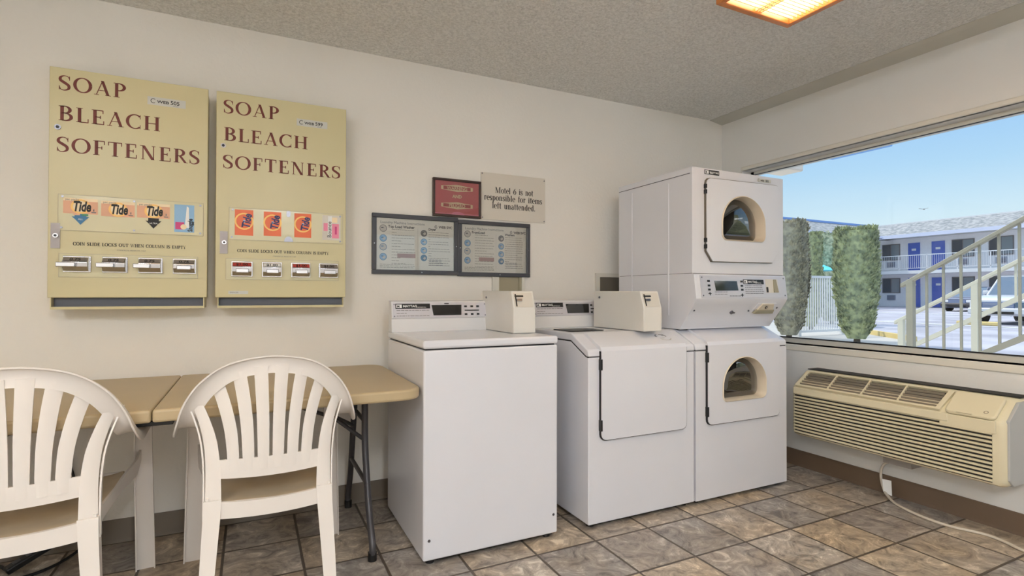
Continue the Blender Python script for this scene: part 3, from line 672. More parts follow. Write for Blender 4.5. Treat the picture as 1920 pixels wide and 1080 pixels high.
def instruction(x0, x1, z0, z1, seed, label, titles):
    t = thing('framed_instructions', ((x0+x1)/2,WY,(z0+z1)/2), label, 'framed notice', 'framed washing instructions')
    fw = .024; frame_parts(t, x0, x1, z0, z1, fw, 'frame_dark', d=.022)
    f = Fr((x0+fw,WY-.010,z0+fw)); W_, H_ = x1-x0-2*fw, z1-z0-2*fw
    b = MB().rect(f, 0, 0, W_, H_, 0, 'poster')
    b.text(f, 'Laundry Machine Instructions', .022, H_-.030, .021, .0006, 'ink_grey')
    b.text(f, titles[0], .065, H_-.052, .020, .0006, 'ink', bold=.0006); b.text(f, titles[1], W_*.66, H_-.056, .018, .0006, 'ink', bold=.0006)
    logo(b, f, W_*.76, H_-.034, .021)
    b.rect(f, W_*.52, .02, W_*.522, H_-.05, .0006, 'ink_soft')
    for i, zz in enumerate((.80,.61,.44,.25)): icon(b, f, .038, H_*zz, .019, ('sign','sky_ink','sign','sky_ink')[i], i == 0)
    for i, zz in enumerate((.74,.57,.40,.25)): icon(b, f, W_*.60, H_*zz, .018, ('ink_grey','sky_ink','sky_ink','blue_ink')[i], i == 0)
    lines(b, f, .085, W_*.49, H_*.12, H_*.78, 13, 'ink_soft', seed); lines(b, f, W_*.66, W_*.95, H_*.10, H_*.76, 15, 'ink_soft', seed+5)
    lines(b, f, .02, W_*.49, .012, H_*.10, 3, 'ink_soft', seed+9)
    b.rect(f, W_*.26, H_*.24, W_*.49, H_*.32, .0010, 'dusty'); lines(b, f, W_*.67, W_*.86, .03, .06, 4, 'ink_grey', seed+3)
    b.build('printed_sheet', t, fix=False)
    MB().box((x0+fw,WY-.016,z0+fw),(x1-fw,WY-.0145,z1-fw),'poster_glass').build('glazing', t)
    screws(t, Fr((0,WY-.022,0)), ((x0+fw/2,(z0+z1)/2),(x1-fw/2,(z0+z1)/2),((x0+x1)/2+.03,z0+fw/2)), .003, 0, .002, 'chrome', 8)
instruction(.585,1.080,1.227,1.560,1,'charcoal framed instructions for the top load washer, left of the pair',('Top Load Washer','Dryer'))
instruction(1.080,1.556,1.222,1.553,4,'charcoal framed washing instructions, right of the pair under the red notice',('FrontLoad','Washers'))
t = thing('framed_notice',(1.076,WY,1.677),'red notice in a dark brown frame above the charcoal frames','framed notice')
x0,x1,z0,z1 = .927,1.226,1.566,1.787; frame_parts(t,x0,x1,z0,z1,.013,'frame_brown',d=.022)
f = Fr((x0+.013,WY-.010,z0+.013)); W_,H_ = x1-x0-.026, z1-z0-.026
b = MB().rect(f,0,0,W_,H_,0,'poster_red')
for zc, tx in ((H_*.80,'WARNING'),(H_*.28,'PELIGRO')):
    hw, hh = W_*.36, .019
    b.add([f.p(W_/2-hw,zc-hh*.55,.0006),f.p(W_/2,zc-hh*1.1,.0006),f.p(W_/2+hw,zc-hh*.55,.0006),f.p(W_/2+hw,zc+hh*.55,.0006),f.p(W_/2,zc+hh*1.1,.0006),f.p(W_/2-hw,zc+hh*.55,.0006)],[(0,1,2,3,4,5)],'cream_ink')
    b.rect(f,W_/2-hw*.86,zc-hh*.5,W_/2+hw*.86,zc+hh*.5,.0009,'red_label'); b.text(f,tx,W_/2,zc-.009,.026,.0014,'cream_ink',align='CENTER',bold=.0005)
b.text(f,'AND',W_/2,H_*.51,.026,.0010,'cream_ink',align='CENTER',bold=.001)
b.disc(f,W_*.52,.004,.040,.0006,'pink',ry=.014); b.rect(f,0,.004,W_,.008,.0008,'pink')
b.build('printed_sheet',t,fix=False)
MB().box((x0+.013,WY-.016,z0+.013),(x1-.013,WY-.0145,z1-.013),'poster_glass').build('glazing',t)
t = thing('wall_sign',(1.445,WY,1.705),'pale acrylic sign stating left items are unattended at own risk, at the upper right of the frames','sign')
tag(t,'cream acrylic wall sign beginning Motel 6 is not responsible, at right of the red notice','sign')
f = Fr((1.229,WY-.006,1.566)); MB().slab(f,0,0,.441,.284,-.006,0,'sign').build('panel',t,bevel=.001)
for tx,xx,zz,wd in (('Motel 6 is not',.092,.165,.262),('responsible for items',.020,.119,.398),('left unattended.',.073,.071,.297)): serif(MB(),f,tx,xx,zz,.036,.0008,'ink',width=wd,track=.03,fat=.010).build('lettering',t,fix=False)
screws(t, f, ((.008,.276),(.433,.268),(.433,.012),(.010,.012)))

# ================================================================== hook-up boxes in the wall
def hookup(x0,x1,z0,z1,wx0,wx1,wz0,wz1,label,mt):
    t = thing('laundry_outlet_box',((x0+x1)/2,WY,(z0+z1)/2),label,'outlet box','wall boxes behind the machines')
    f = Fr((0,WY-.002,0)); n = 4
    o = [(x0,z0),(x1,z0),(x1,z1),(x0,z1)]; i_ = [(wx0,wz0),(wx1,wz0),(wx1,wz1),(wx0,wz1)]
    MB().ringprism(f,o,i_,-.002,.014,'trimpaint').build('face_plate',t,bevel=.002)
    b = MB().rect(f,wx0,wz0,wx1,wz1,.0008,mt); b.slab(f,wx1-.016,wz0,wx1,wz1,.0008,.010,'recess'); b.build('recess',t,fix=False)
    b = MB(); b.tube([f.p(wx0+.03,wz0,.012),f.p(wx0+.03,wz0-.20,.018)],.010,'cord_dim'); b.build('hose',t,smooth=True)
hookup(1.302,1.520,1.10,1.235,1.345,1.500,1.12,1.232,'pale outlet box in wall just below the right framed instructions','recess')
hookup(2.055,2.32,1.05,1.258,2.085,2.30,1.10,1.232,'pale outlet box with dark recess beside the stacked dryer','recess_dk')

# ================================================================== laundry machines
def keypad(b, f, xs, zs, r=.006):
    for x in xs:
        for z in zs: b.slab(f, x-r*1.2, z-r*.75, x+r*1.2, z+r*.75, .001, .003, 'black')
def maker_strip(b, f, x0, z0, x1, z1, sub):
    b.rect(f,x0,z0,x1,z1,.0012,'black'); h = z1-z0
    b.rect(f,x0+h*.18,z0+h*.16,x0+h*1.25,z1-h*.16,.0016,'white_ink'); b.text(f,'M',x0+h*.32,z0+h*.26,h*.62,.002,'black',bold=.0006)
    b.text(f,'MAYTAG',x0+h*1.5,z0+h*.30,h*.62,.0018,'white_ink',sx=1.1,bold=.0003); b.text(f,sub,x1-h*2.8,z0+h*.16,h*.32,.0018,'white_ink')
def console(t, x0, x1, zc, disp, keys, strip, model, warm):
    # two-step slanted console at the back of a machine top
    prof = [(2.715,.925),(2.648,.925),(2.655,.992),(2.648,.995),(2.664,1.079),(2.672,1.083),(2.715,1.083)]
    b = MB().prism(prof,'x',x0,x1,'console'); c = b.build('console', t, bevel=.002)
    d = Vector((0,2.664-2.648,1.079-.995)).normalized()
    f = Fr((x0,2.648,.995),(1,0,0),d); W_ = x1-x0
    b = MB().slab(f,.006,.002,W_-.006,.080,0,.0022,'steel_plate')
    for q in ((.014,.070),(.014,.010),(W_-.016,.070),(W_-.016,.010)): b.puck(f,*q,.0035,.0022,.0038,'dkchrome',n=8)
    maker_strip(b, Fr(f.p(0,0,.0012),(1,0,0),d), .020,.048,.20,.074,'COMMERCIAL')
    lines(b, Fr(f.p(0,0,.0016),(1,0,0),d), .025,.195,.010,.038,3,'ink_grey',3)
    b.build('control_plate', c, fix=False)
    b = MB(); g = Fr(f.p(0,0,.0024),(1,0,0),d)
    P = [(disp[0],.066),(disp[1],.066),(disp[1]-.004,.012),(disp[0]+.008,.012)]
    b.plate(g,P[::-1],0,.003,'display'); 
    if warm: b.slab(g,(disp[0]+disp[1])/2-.012,.071,(disp[0]+disp[1])/2+.012,.076,0,.002,'black')
    b.build('display', c)
    b = MB(); keypad(b,g,keys,(.058,.016)); b.slab(g,keys[0]-.006,.034,keys[-1]+.007,.039,.001,.002,'black'); b.build('keypad', c)
    g2 = Fr((x0,2.6505,.93),(1,0,0),Vector((0,.007,.067)).normalized())
    b = MB().rect(g2,.008,.010,.225,.042,.001,'sticker'); b.annulus(g2,.024,.027,.008,.0105,.0016,'ink',a0=.8,a1=5.4,n=14)
    b.text(g2,'WEB SVC',.040,.019,.020,.0016,'ink',bold=.0003); b.text(g2,model,.132,.019,.020,.0016,'ink',bold=.0003); b.text(g2,'WASHER',.196,.024,.008,.0016,'ink_grey')
    lab(b.build('model_sticker', c, fix=False),'white sticker reading '+model)
def coin_box(t, x0, x1, y0, y1):
    # tall box beside the console: upper front slopes back and holds the coin slide recess
    prof = [(y1,.927),(y0,.927),(y0,1.048),(y0+.030,1.134),(y1,1.136)]
    c = MB().prism(prof,'x',x0,x1,'enamel_side').build('coin_box', t, bevel=.004)
    d = Vector((0,.030,.086)).normalized(); f = Fr((x0,y0,1.048),(1,0,0),d); W_ = x1-x0
    b = MB().slab(f,.010,.006,W_-.012,.080,-.0,.002,'sign'); b.build('coin_panel', c)
    b = MB(); b.slab(f,.014,.058,.060,.066,.002,.006,'black'); b.slab(f,.020,.036,.048,.046,.002,.012,'dkchrome'); b.slab(f,.016,.010,.022,.074,.002,.004,'black')
    b.build('coin_chute', c)
    b = MB().puck(Fr((x0,0,0),(0,-1,0),(0,0,1)),-(y1-.06),1.10,.006,0,.004,'dkchrome',n=10); b.build('side_lock', c)

# --- washer 1, top loader
t = thing('top_load_washer',(.955,2.43,0),'white top load washer at the left, beside the beige table','washing machine')
X0,X1,Y0,Y1 = .635,1.272,2.12,2.755
b = MB(); b.box((X0,Y0,.022),(X1,Y1,.885),'enamel'); b.build('cabinet',t,bevel=.008,seg=3)
b = MB(); b.box((X0+.012,Y0+.012,.884),(X1-.012,Y1,.893),'shadow_gap'); b.build('seam',t); MB().box((X0+.02,Y0+.02,.012),(X1-.02,Y1-.02,.024),'shadow_gap').build('plinth',t)
lid = MB().box((X0-.002,Y0-.003,.891),(X1+.002,Y1,.926),'enamel').build('top_lid',t,bevel=.010,seg=4)
b = MB()
for x,y in ((X0+.04,Y0+.04),(X1-.04,Y0+.04),(X0+.04,Y1-.04),(X1-.04,Y1-.04)):
    MB().puck(Fr((x,y,0),(1,0,0),(0,1,0)),0,0,.018,0,.024,'shadow_gap').build('foot',t)
screws(t, Fr((X0,Y0,0)), ((.025,.105),(X1-X0-.022,.108)), .006, 0, .002)
console(t,.628,1.150,0,(.208,.372),(.395,.430,.464),None,'VQS 792',True)
coin_box(t,1.138,1.260,2.31,2.70)
# soap instructions on lid, faint
fl = Fr((X0+.02,2.40,.9262),(1,0,0),(0,1,0)); b = MB(); lines(b,fl,.06,.22,.10,.11,1,'ink_soft',8); b.build('lid_print',lid,fix=False)

def slant_cap(X0,X1,name,t):
    # top cover whose front slopes down: sits on the cabinet
    up = [(2.752,.925),(2.268,.925),(2.245,.915),(2.118,.853),(2.112,.842),(2.110,.820),(2.130,.820),(2.136,.822),(2.268,.886),(2.752,.886)]
    return MB().prism(up,'x',X0,X1,'enamel').build(name,t,bevel=.006,seg=3)
def slant_cab(X0,X1,t,name='cabinet',hole=None):
    if hole:
        hx0,hx1,hz0,hz1 = hole; hx0 -= .012; hx1 += .012; hz0 -= .012; hz1 += .012
        P = [(2.752,.022),(2.112,.022),(2.112,.815),(2.136,.818),(2.266,.882),(2.752,.882)]
        Pm = [(2.752,.022),(2.112,.022),(2.112,hz0),(2.215,hz0),(2.215,hz1),(2.112,hz1),(2.112,.815),(2.136,.818),(2.266,.882),(2.752,.882)]
        b = MB().prism(P,'x',X0,hx0,'enamel'); b.prism(Pm,'x',hx0,hx1,'enamel'); b.prism(P,'x',hx1,X1,'enamel')
        return b.build(name,t,smooth=True,angle=30)
    P = [(2.752,.022),(2.112,.022),(2.112,.815),(2.136,.818),(2.266,.882),(2.752,.882)]
    return MB().prism(P,'x',X0,X1,'enamel').build(name,t,bevel=.006,seg=3)
def folded_door(t,x0,x1,z0,hole=None):
    # door panel: vertical lower leaf and slanted upper leaf, proud of the body
    f = Fr((0,2.112,0)); d = Vector((0,2.250-2.110,.917-.848)).normalized()
    b = MB(); th = .014
    r = .030
    low = [(x0,.845)] + [(x0+r-r*math.cos(a),z0+r-r*math.sin(a)) for a in (0,.4,.8,1.2,PI/2)] + [(x1-r+r*math.sin(a),z0+r-r*math.cos(a)) for a in (0,.4,.8,1.2,PI/2)] + [(x1,.845)]
    slant = [[Vector((x,2.112,.845)),Vector((x,2.247,.9155)),Vector((x,2.247,.9155))+Vector((0,-.45,.89))*.010,Vector((x,2.112,.845))+Vector((0,-.75,.55))*(th*1.1)] for x in (x0,)]
    def sl(x): return [(x,2.113,.842),(x,2.250,.9150),(x,2.245,.9262),(x,2.232,.9240),(x,2.108,.8640),(x,2.098,.845)]
    if hole is None:
        b.plate(f,low,0,th,'enamel')
    else:
        hx0,hx1,hz0,hz1 = hole; cx = (hx0+hx1)/2; cz = (hz0+hz1)/2
        inner, outer = door_rings(low, hole)
        b.ringprism(f,outer,inner,0,th,'enamel')
    b.loft([sl(x0),sl(x1)],'enamel')
    dr = b.build('door',t,smooth=True,angle=32)
    # dark strip standing in for the shade in the gap around the door
    g = MB()
    gp = lambda q,k: [((x-(x0+x1)/2)*(1+k/(x1-x0)*2)+(x0+x1)/2, (z if z > .84 else (z-.63)*(1+k*4)+.63)) for x,z in q]
    if hole is None: g.plate(f,gp(low,.0034),.0,.0115,'shadow_gap')
    else:
        g.ringprism(f,gp(outer,.0034),outer,.0,.0115,'shadow_gap')
    g.build('door_gap_shade',t)
    for z in (z0+.045,.755):
        MB().box((x0-.006,2.094,z),(x0+.004,2.112,z+.052),'black').build('hinge',t)
    return dr
def dshape(hole, n=40):
    # arch-topped opening with rounded lower corners, as a function of angle
    hx0,hx1,hz0,hz1 = hole; cx = (hx0+hx1)/2; r = .035; R = (hx1-hx0)/2; zt = hz1-R*.92
    P = arc(cx,zt,R,R*.92,0,180,24)+[(hx0+r-r*math.cos(a),hz0+r-r*math.sin(a)) for a in (0,.4,.8,1.2,PI/2)]+[(hx1-r+r*math.sin(a),hz0+r-r*math.cos(a)) for a in (0,.4,.8,1.2,PI/2)]
    return P
def ray_to(poly, c, a):
    best = None; dx, dy = math.cos(a), math.sin(a)
    for i in range(len(poly)):
        x1,y1 = poly[i]; x2,y2 = poly[(i+1)%len(poly)]; ex,ey = x2-x1,y2-y1; den = dx*ey-dy*ex
        if abs(den) < 1e-12: continue
        tt = ((x1-c[0])*ey-(y1-c[1])*ex)/den; ss = ((x1-c[0])*dy-(y1-c[1])*dx)/den
        if tt > 0 and -1e-6 <= ss <= 1+1e-6 and (best is None or tt > best): best = tt
    return (c[0]+dx*best, c[1]+dy*best)
def door_rings(outline, hole):
    c = ((hole[0]+hole[1])/2,(hole[2]+hole[3])/2); ds = dshape(hole)
    A = sorted(set([round(math.atan2(y-c[1],x-c[0]),5) for x,y in outline]+[i*2*PI/56-PI+.001 for i in range(56)]))
    return [ray_to(ds,c,a) for a in A],[ray_to(outline,c,a) for a in A]
def porthole(dr, hole, yf, depth, kshift, clear):
    # deep bezel funnel and a bowl of dark glass behind it
    ds = dshape(hole); c = ((hole[0]+hole[1])/2,(hole[2]+hole[3])/2); b = MB()
    def sc(k,y): return [(c[0]+(x-c[0])*k, y, c[1]+(z-c[1])*k) for x,z in ds]
    b.loft([sc(1.035,yf-.001),sc(1.0,yf-.006),sc(.975,yf),sc(.93,yf+depth)],'inner',cap=False)
    bz = b.build('window_bezel',dr,smooth=True)
    g = MB(); g.loft([sc(.94,yf+depth-.004),sc(.90,yf+depth-.010),sc(.66,yf+depth-.020),sc(.35,yf+depth-.025),sc(.05,yf+depth-.027)],'porthole_glass',cap=True)
    g.build('window_glass',dr,smooth=True,angle=80)

# --- washer 2, front loader with folded solid door
t = thing('front_load_washer',(1.77,2.43,0),'white front load washer with a plain solid door, in the middle','washing machine')
X0,X1 = 1.437,2.108
slant_cab(X0,X1,t); slant_cap(X0-.001,X1+.001,'top_cover',t)
MB().box((X0+.02,2.13,.012),(X1-.02,2.73,.024),'shadow_gap').build('plinth',t)
b = MB().prism([(2.75,.8815),(2.269,.8815),(2.137,.8175),(2.118,.8145),(2.118,.8205),(2.134,.8215),(2.268,.8865),(2.75,.8865)],'x',X0+.001,X1-.001,'shadow_gap'); b.build('seam',t)
dr = folded_door(t,1.502,2.040,.420)
for x,y in ((X0+.04,2.16),(X1-.04,2.16),(X0+.04,2.70),(X1-.04,2.70)): MB().puck(Fr((x,y,0),(1,0,0),(0,1,0)),0,0,.018,0,.024,'shadow_gap').build('foot',t)
dn = Vector((0,2.245-2.108,.9262-.864)).normalized(); fs = Fr((1.875,2.1085,.8655),(1,0,0),dn); b = MB()
b.annulus(fs,.060,.075,.028,.036,.0012,'ink_grey',a0=-.3,a1=3.4,sy=.75); b.annulus(fs,.060,.075,.018,.024,.0014,'ink',a0=.2,a1=1.8,sy=.75); b.annulus(fs,.075,.052,.030,.035,.0012,'ink_soft',a0=3.4,a1=6.1,sy=.6); b.text(fs,'START',.040,.052,.012,.0014,'ink_grey')
lab(b.build('round_sticker',dr,fix=False),'faded round sticker')
b = MB().plate(Fr((X0,2.28,.925),(1,0,0),(0,1,0)),rrect(.03,.035,.245,.225,.02),0,.004,'black'); b.build('detergent_lid',t,bevel=.002)
console(t,1.430,1.945,0,(.218,.378),(.395,.430,.468),None,'VQS 704',False)
coin_box(t,1.805,1.925,2.155,2.60)

# --- stacked dryer
t = thing('stacked_dryer',(2.47,2.43,0),'tall white two-door stacked dryer in the corner by the window','dryer')
X0,X1 = 2.118,2.832
slant_cab(X0,X1,t,'lower_cabinet',(2.303,2.640,.535,.770)); slant_cap(X0-.001,X1+.001,'lower_top_cover',t)
MB().box((X0+.02,2.13,.012),(X1-.02,2.73,.024),'shadow_gap').build('plinth',t)
b = MB().prism([(2.75,.8815),(2.269,.8815),(2.137,.8175),(2.118,.8145),(2.118,.8205),(2.134,.8215),(2.268,.8865),(2.75,.8865)],'x',X0+.001,X1-.001,'shadow_gap'); b.build('seam',t)
hole = (2.303,2.640,.535,.770)
dr = folded_door(t,2.192,2.757,.420,hole); lab(dr,'lower door with arched window'); porthole(dr,hole,2.098,.055,0,False)
for x,y in ((X0+.04,2.16),(X1-.04,2.16),(X0+.04,2.70),(X1-.04,2.70)): MB().puck(Fr((x,y,0),(1,0,0),(0,1,0)),0,0,.018,0,.024,'shadow_gap').build('foot',t)
XU0,XU1 = 2.102,2.818
hole_u = (2.306,2.642,1.418,1.665)
ol_u = [(XU0,1.232),(XU1,1.232),(XU1,1.800),(XU0,1.800)]
b = MB().box((XU0,2.205,1.232),(XU1,2.748,1.800),'enamel')
iu, ou = door_rings(ol_u, hole_u); b.ringprism(Fr((0,2.206,0)),ou,iu,0,.086,'enamel')
up = b.build('upper_cabinet',t,bevel=.0)
# rounded front edges
for a_ in (((XU0-.0005,2.119,1.232),(XU0+.004,2.124,1.80)),): pass
b = MB()
b.box((XU0-.0015,2.135,1.765),(XU0,2.745,1.768),'shadow_gap')
for y in (2.30,2.62): b.box((XU0-.003,y-.005,1.0),(XU0+.001,y+.005,1.74),'enamel')
b.build('side_ribs',up,bevel=.002)
f = Fr((0,2.120,0))
ol = [(2.192,1.354),(2.236,1.297),(2.706,1.302),(2.767,1.372)]+[(2.767-.03+.03*math.cos(a),1.752-.03+.03*math.sin(a)) for a in (0,.5,1.05,PI/2)]+[(2.192+.03-.03*math.sin(a),1.745-.03+.03*math.cos(a)) for a in (0,.5,1.05,PI/2)]
hole = (2.306,2.642,1.418,1.665); inner, outer = door_rings(ol,hole)
du = MB().ringprism(f,outer,inner,0,.016,'enamel').build('door',t,bevel=.003); lab(du,'upper door with arched window and cut lower corners')
cx,cz = 2.48,1.525
MB().ringprism(f,[(cx+(x-cx)*1.011,cz+(z-cz)*1.014) for x,z in outer],outer,0,.012,'recess_dk').build('door_gap_shade',t)  # dark ring in place of gap shade around the upper door
porthole(du,hole,2.104,.060,0,True)
for z in (1.365,1.40,1.66,1.69): MB().box((2.186,2.103,z),(2.194,2.120,z+.022),'black').build('hinge',t)
b = MB(); maker_strip(b,f,2.190,1.768,2.300,1.793,'DRYER'); b.build('maker_strip',up,fix=False)
b = MB().rect(f,2.60,1.764,2.715,1.785,.001,'sticker'); b.annulus(f,2.612,1.775,.006,.008,.0016,'ink',a0=.8,a1=5.4,n=12); b.text(f,'WEB',2.626,1.769,.014,.0016,'ink',bold=.0003); b.text(f,'501',2.668,1.768,.018,.0016,'ink',bold=.0004); b.build('asset_sticker',up,fix=False)
# middle control section, overhanging chin
P = [(2.748,.927),(2.210,.927),(2.212,.93),(2.110,1.062),(2.092,1.092),(2.092,1.102),(2.108,1.224),(2.118,1.2300),(2.748,1.2300)]
mid = MB().prism(P,'x',XU0,XU1,'enamel').build('control_housing',t,bevel=.003)
MB().box((XU0+.002,2.124,1.2285),(XU1-.002,2.74,1.2335),'shadow_gap').build('seam',t)
d = Vector((0,2.108-2.092,1.224-1.102)).normalized(); f = Fr((2.14,2.0915,1.100),(1,0,0),d)
b = MB().slab(f,0,.0,.672,.121,0,.003,'steel_plate')
for q in ((.012,.110),(.655,.112),(.012,.012),(.655,.012)): b.puck(f,*q,.004,.003,.005,'dkchrome',n=8)
pl = b.build('control_panel',mid); g = Fr(f.p(0,0,.003),(1,0,0),d)
b = MB().plate(g,[(.100,.092),(.270,.092),(.275,.040),(.106,.038)],0,.002,'display'); b.build('display',pl)
b = MB()
for z in (.090,.066,.044): b.slab(g,.050,z-.005,.066,z+.005,0,.003,'black'); b.slab(g,.298,z-.005,.314,z+.005,0,.003,'black')
for x,z in ((.060,.022),(.302,.014)): b.slab(g,x-.010,z-.002,x+.010,z+.002,0,.002,'black'); b.slab(g,x-.002,z-.009,x+.002,z+.009,0,.002,'black')
b.build('keypad',mid)
b = MB(); maker_strip(b,g,.320,.076,.485,.102,'COMMERCIAL'); lines(b,g,.330,.480,.022,.066,5,'ink_grey',4); lines(b,g,.096,.190,.018,.030,2,'ink_grey',5); lines(b,g,.205,.290,.008,.012,1,'ink',5); b.build('panel_print',mid,fix=False)
b = MB().slab(g,.500,.028,.602,.106,-.001,.001,'sign'); b.plate(g,[(.566,.104),(.584,.104),(.598,.030),(.560,.030)],.001,.006,'recess'); b.slab(g,.502,.030,.516,.060,.001,.003,'ink'); b.build('coin_window',mid)
# coin slide in the chin
dc = Vector((0,2.110-2.210,1.062-.930)).normalized(); f2 = Fr((2.14,2.210,.930),(1,0,0),dc); f3 = Fr(f2.p(.038,.014,0),(1,0,0),dc)
b = MB().plate(f3,[(.395,.112),(.412,.160),(.560,.160),(.575,.112)],-.004,.003,'enamel')
b.plate(f3,[(.418,.112),(.440,.160),(.530,.160),(.556,.112)],.003,.012,'inner')
b.plate(f3,[(.405,.094),(.420,.120),(.558,.120),(.563,.094)],.002,.016,'recess')
b.puck(f3,.478,.138,.009,.012,.015,'black',n=12); b.puck(f3,.478,.138,.0045,.015,.016,'sign',n=12)
b.puck(f3,.590,.125,.006,0,.004,'dkchrome',n=10); b.puck(f2,.405,.120,.005,0,.004,'dkchrome',n=10)
b.build('coin_slide',mid)
b = MB().puck(f2,.275,.112,.011,0,.008,'dkchrome'); b.slab(f2,.268,.110,.292,.118,.008,.012,'dkchrome'); b.build('service_lock',mid,smooth=True)
b = MB().puck(f2,-.012,.128,.005,0,.003,'dkchrome',n=8); b.build('screw',mid)

# ================================================================== folding table
t = thing('folding_table',(-.292,2.51,0),'long beige plastic centre-fold table against the back wall','table')
TX0,TX1,TY0,TY1,TZ = -1.215,.628,2.085,2.925,.737
def top_outline(x0,x1,left,right,r=.085):
    P = []
    if right: P += [(x1-r+r*math.sin(a),TY0+r-r*math.cos(a)) for a in (0,.3,.6,.9,1.2,PI/2)]+[(x1-r+r*math.cos(a),TY1-r+r*math.sin(a)) for a in (0,.3,.6,.9,1.2,PI/2)]
    else: P += [(x1,TY0),(x1,TY1)]
    if left: P += [(x0+r-r*math.sin(a),TY1-r+r*math.cos(a)) for a in (0,.3,.6,.9,1.2,PI/2)]+[(x0+r-r*math.cos(a),TY0+r-r*math.sin(a)) for a in (0,.3,.6,.9,1.2,PI/2)]
    else: P += [(x0,TY1),(x0,TY0)]
    return P
MB().prism(top_outline(-.2905,TX1,False,True),'z',TZ-.043,TZ,'table').build('tabletop',t,bevel=.009,seg=3)
MB().prism(top_outline(TX0,-.2935,True,False),'z',TZ-.043,TZ,'table').build('tabletop',t,bevel=.009,seg=3)
for y in (2.12,2.50,2.86): MB().box((-.345,y,TZ-.060),(-.235,y+.05,TZ-.043),'black').build('fold_hinge',t,bevel=.003)
def leg_set(xl, sgn):
    fx = xl
    for ys in ((2.455,2.44,2.275),(2.72,2.765,2.895)):
        P = crom([(fx,ys[0],TZ-.045),(fx,ys[0]-.002,.58),(fx,ys[1],.42),(fx,(ys[1]+ys[2])/2,.20),(fx,ys[2],.07),(fx,ys[2],.012)],5)
        lg = MB().tube(P,.0145,'leg_metal',n=12).build('leg',t,smooth=True)
        MB().tube([(fx,ys[2],.035),(fx,ys[2],0)],.0185,'black',n=12).build('rubber_foot',lg,smooth=True)
    for q_ in ((2.45,2.745,.545),(2.38,2.80,.28),(2.40,2.80,TZ-.055)): MB().tube([(fx,q_[0],q_[2]),(fx,q_[1],q_[2])],.010,'leg_metal').build('cross_bar',t,smooth=True)
    b = MB().tube([(fx,2.45,.46),(fx-sgn*.12,2.56,.55),(fx-sgn*.45,2.58,TZ-.050)],.009,'leg_metal'); b.tube([(fx,2.745,.46),(fx-sgn*.12,2.60,.55)],.009,'leg_metal')
    b.build('folding_brace',t,smooth=True)
leg_set(.462,1); leg_set(-1.046,-1)

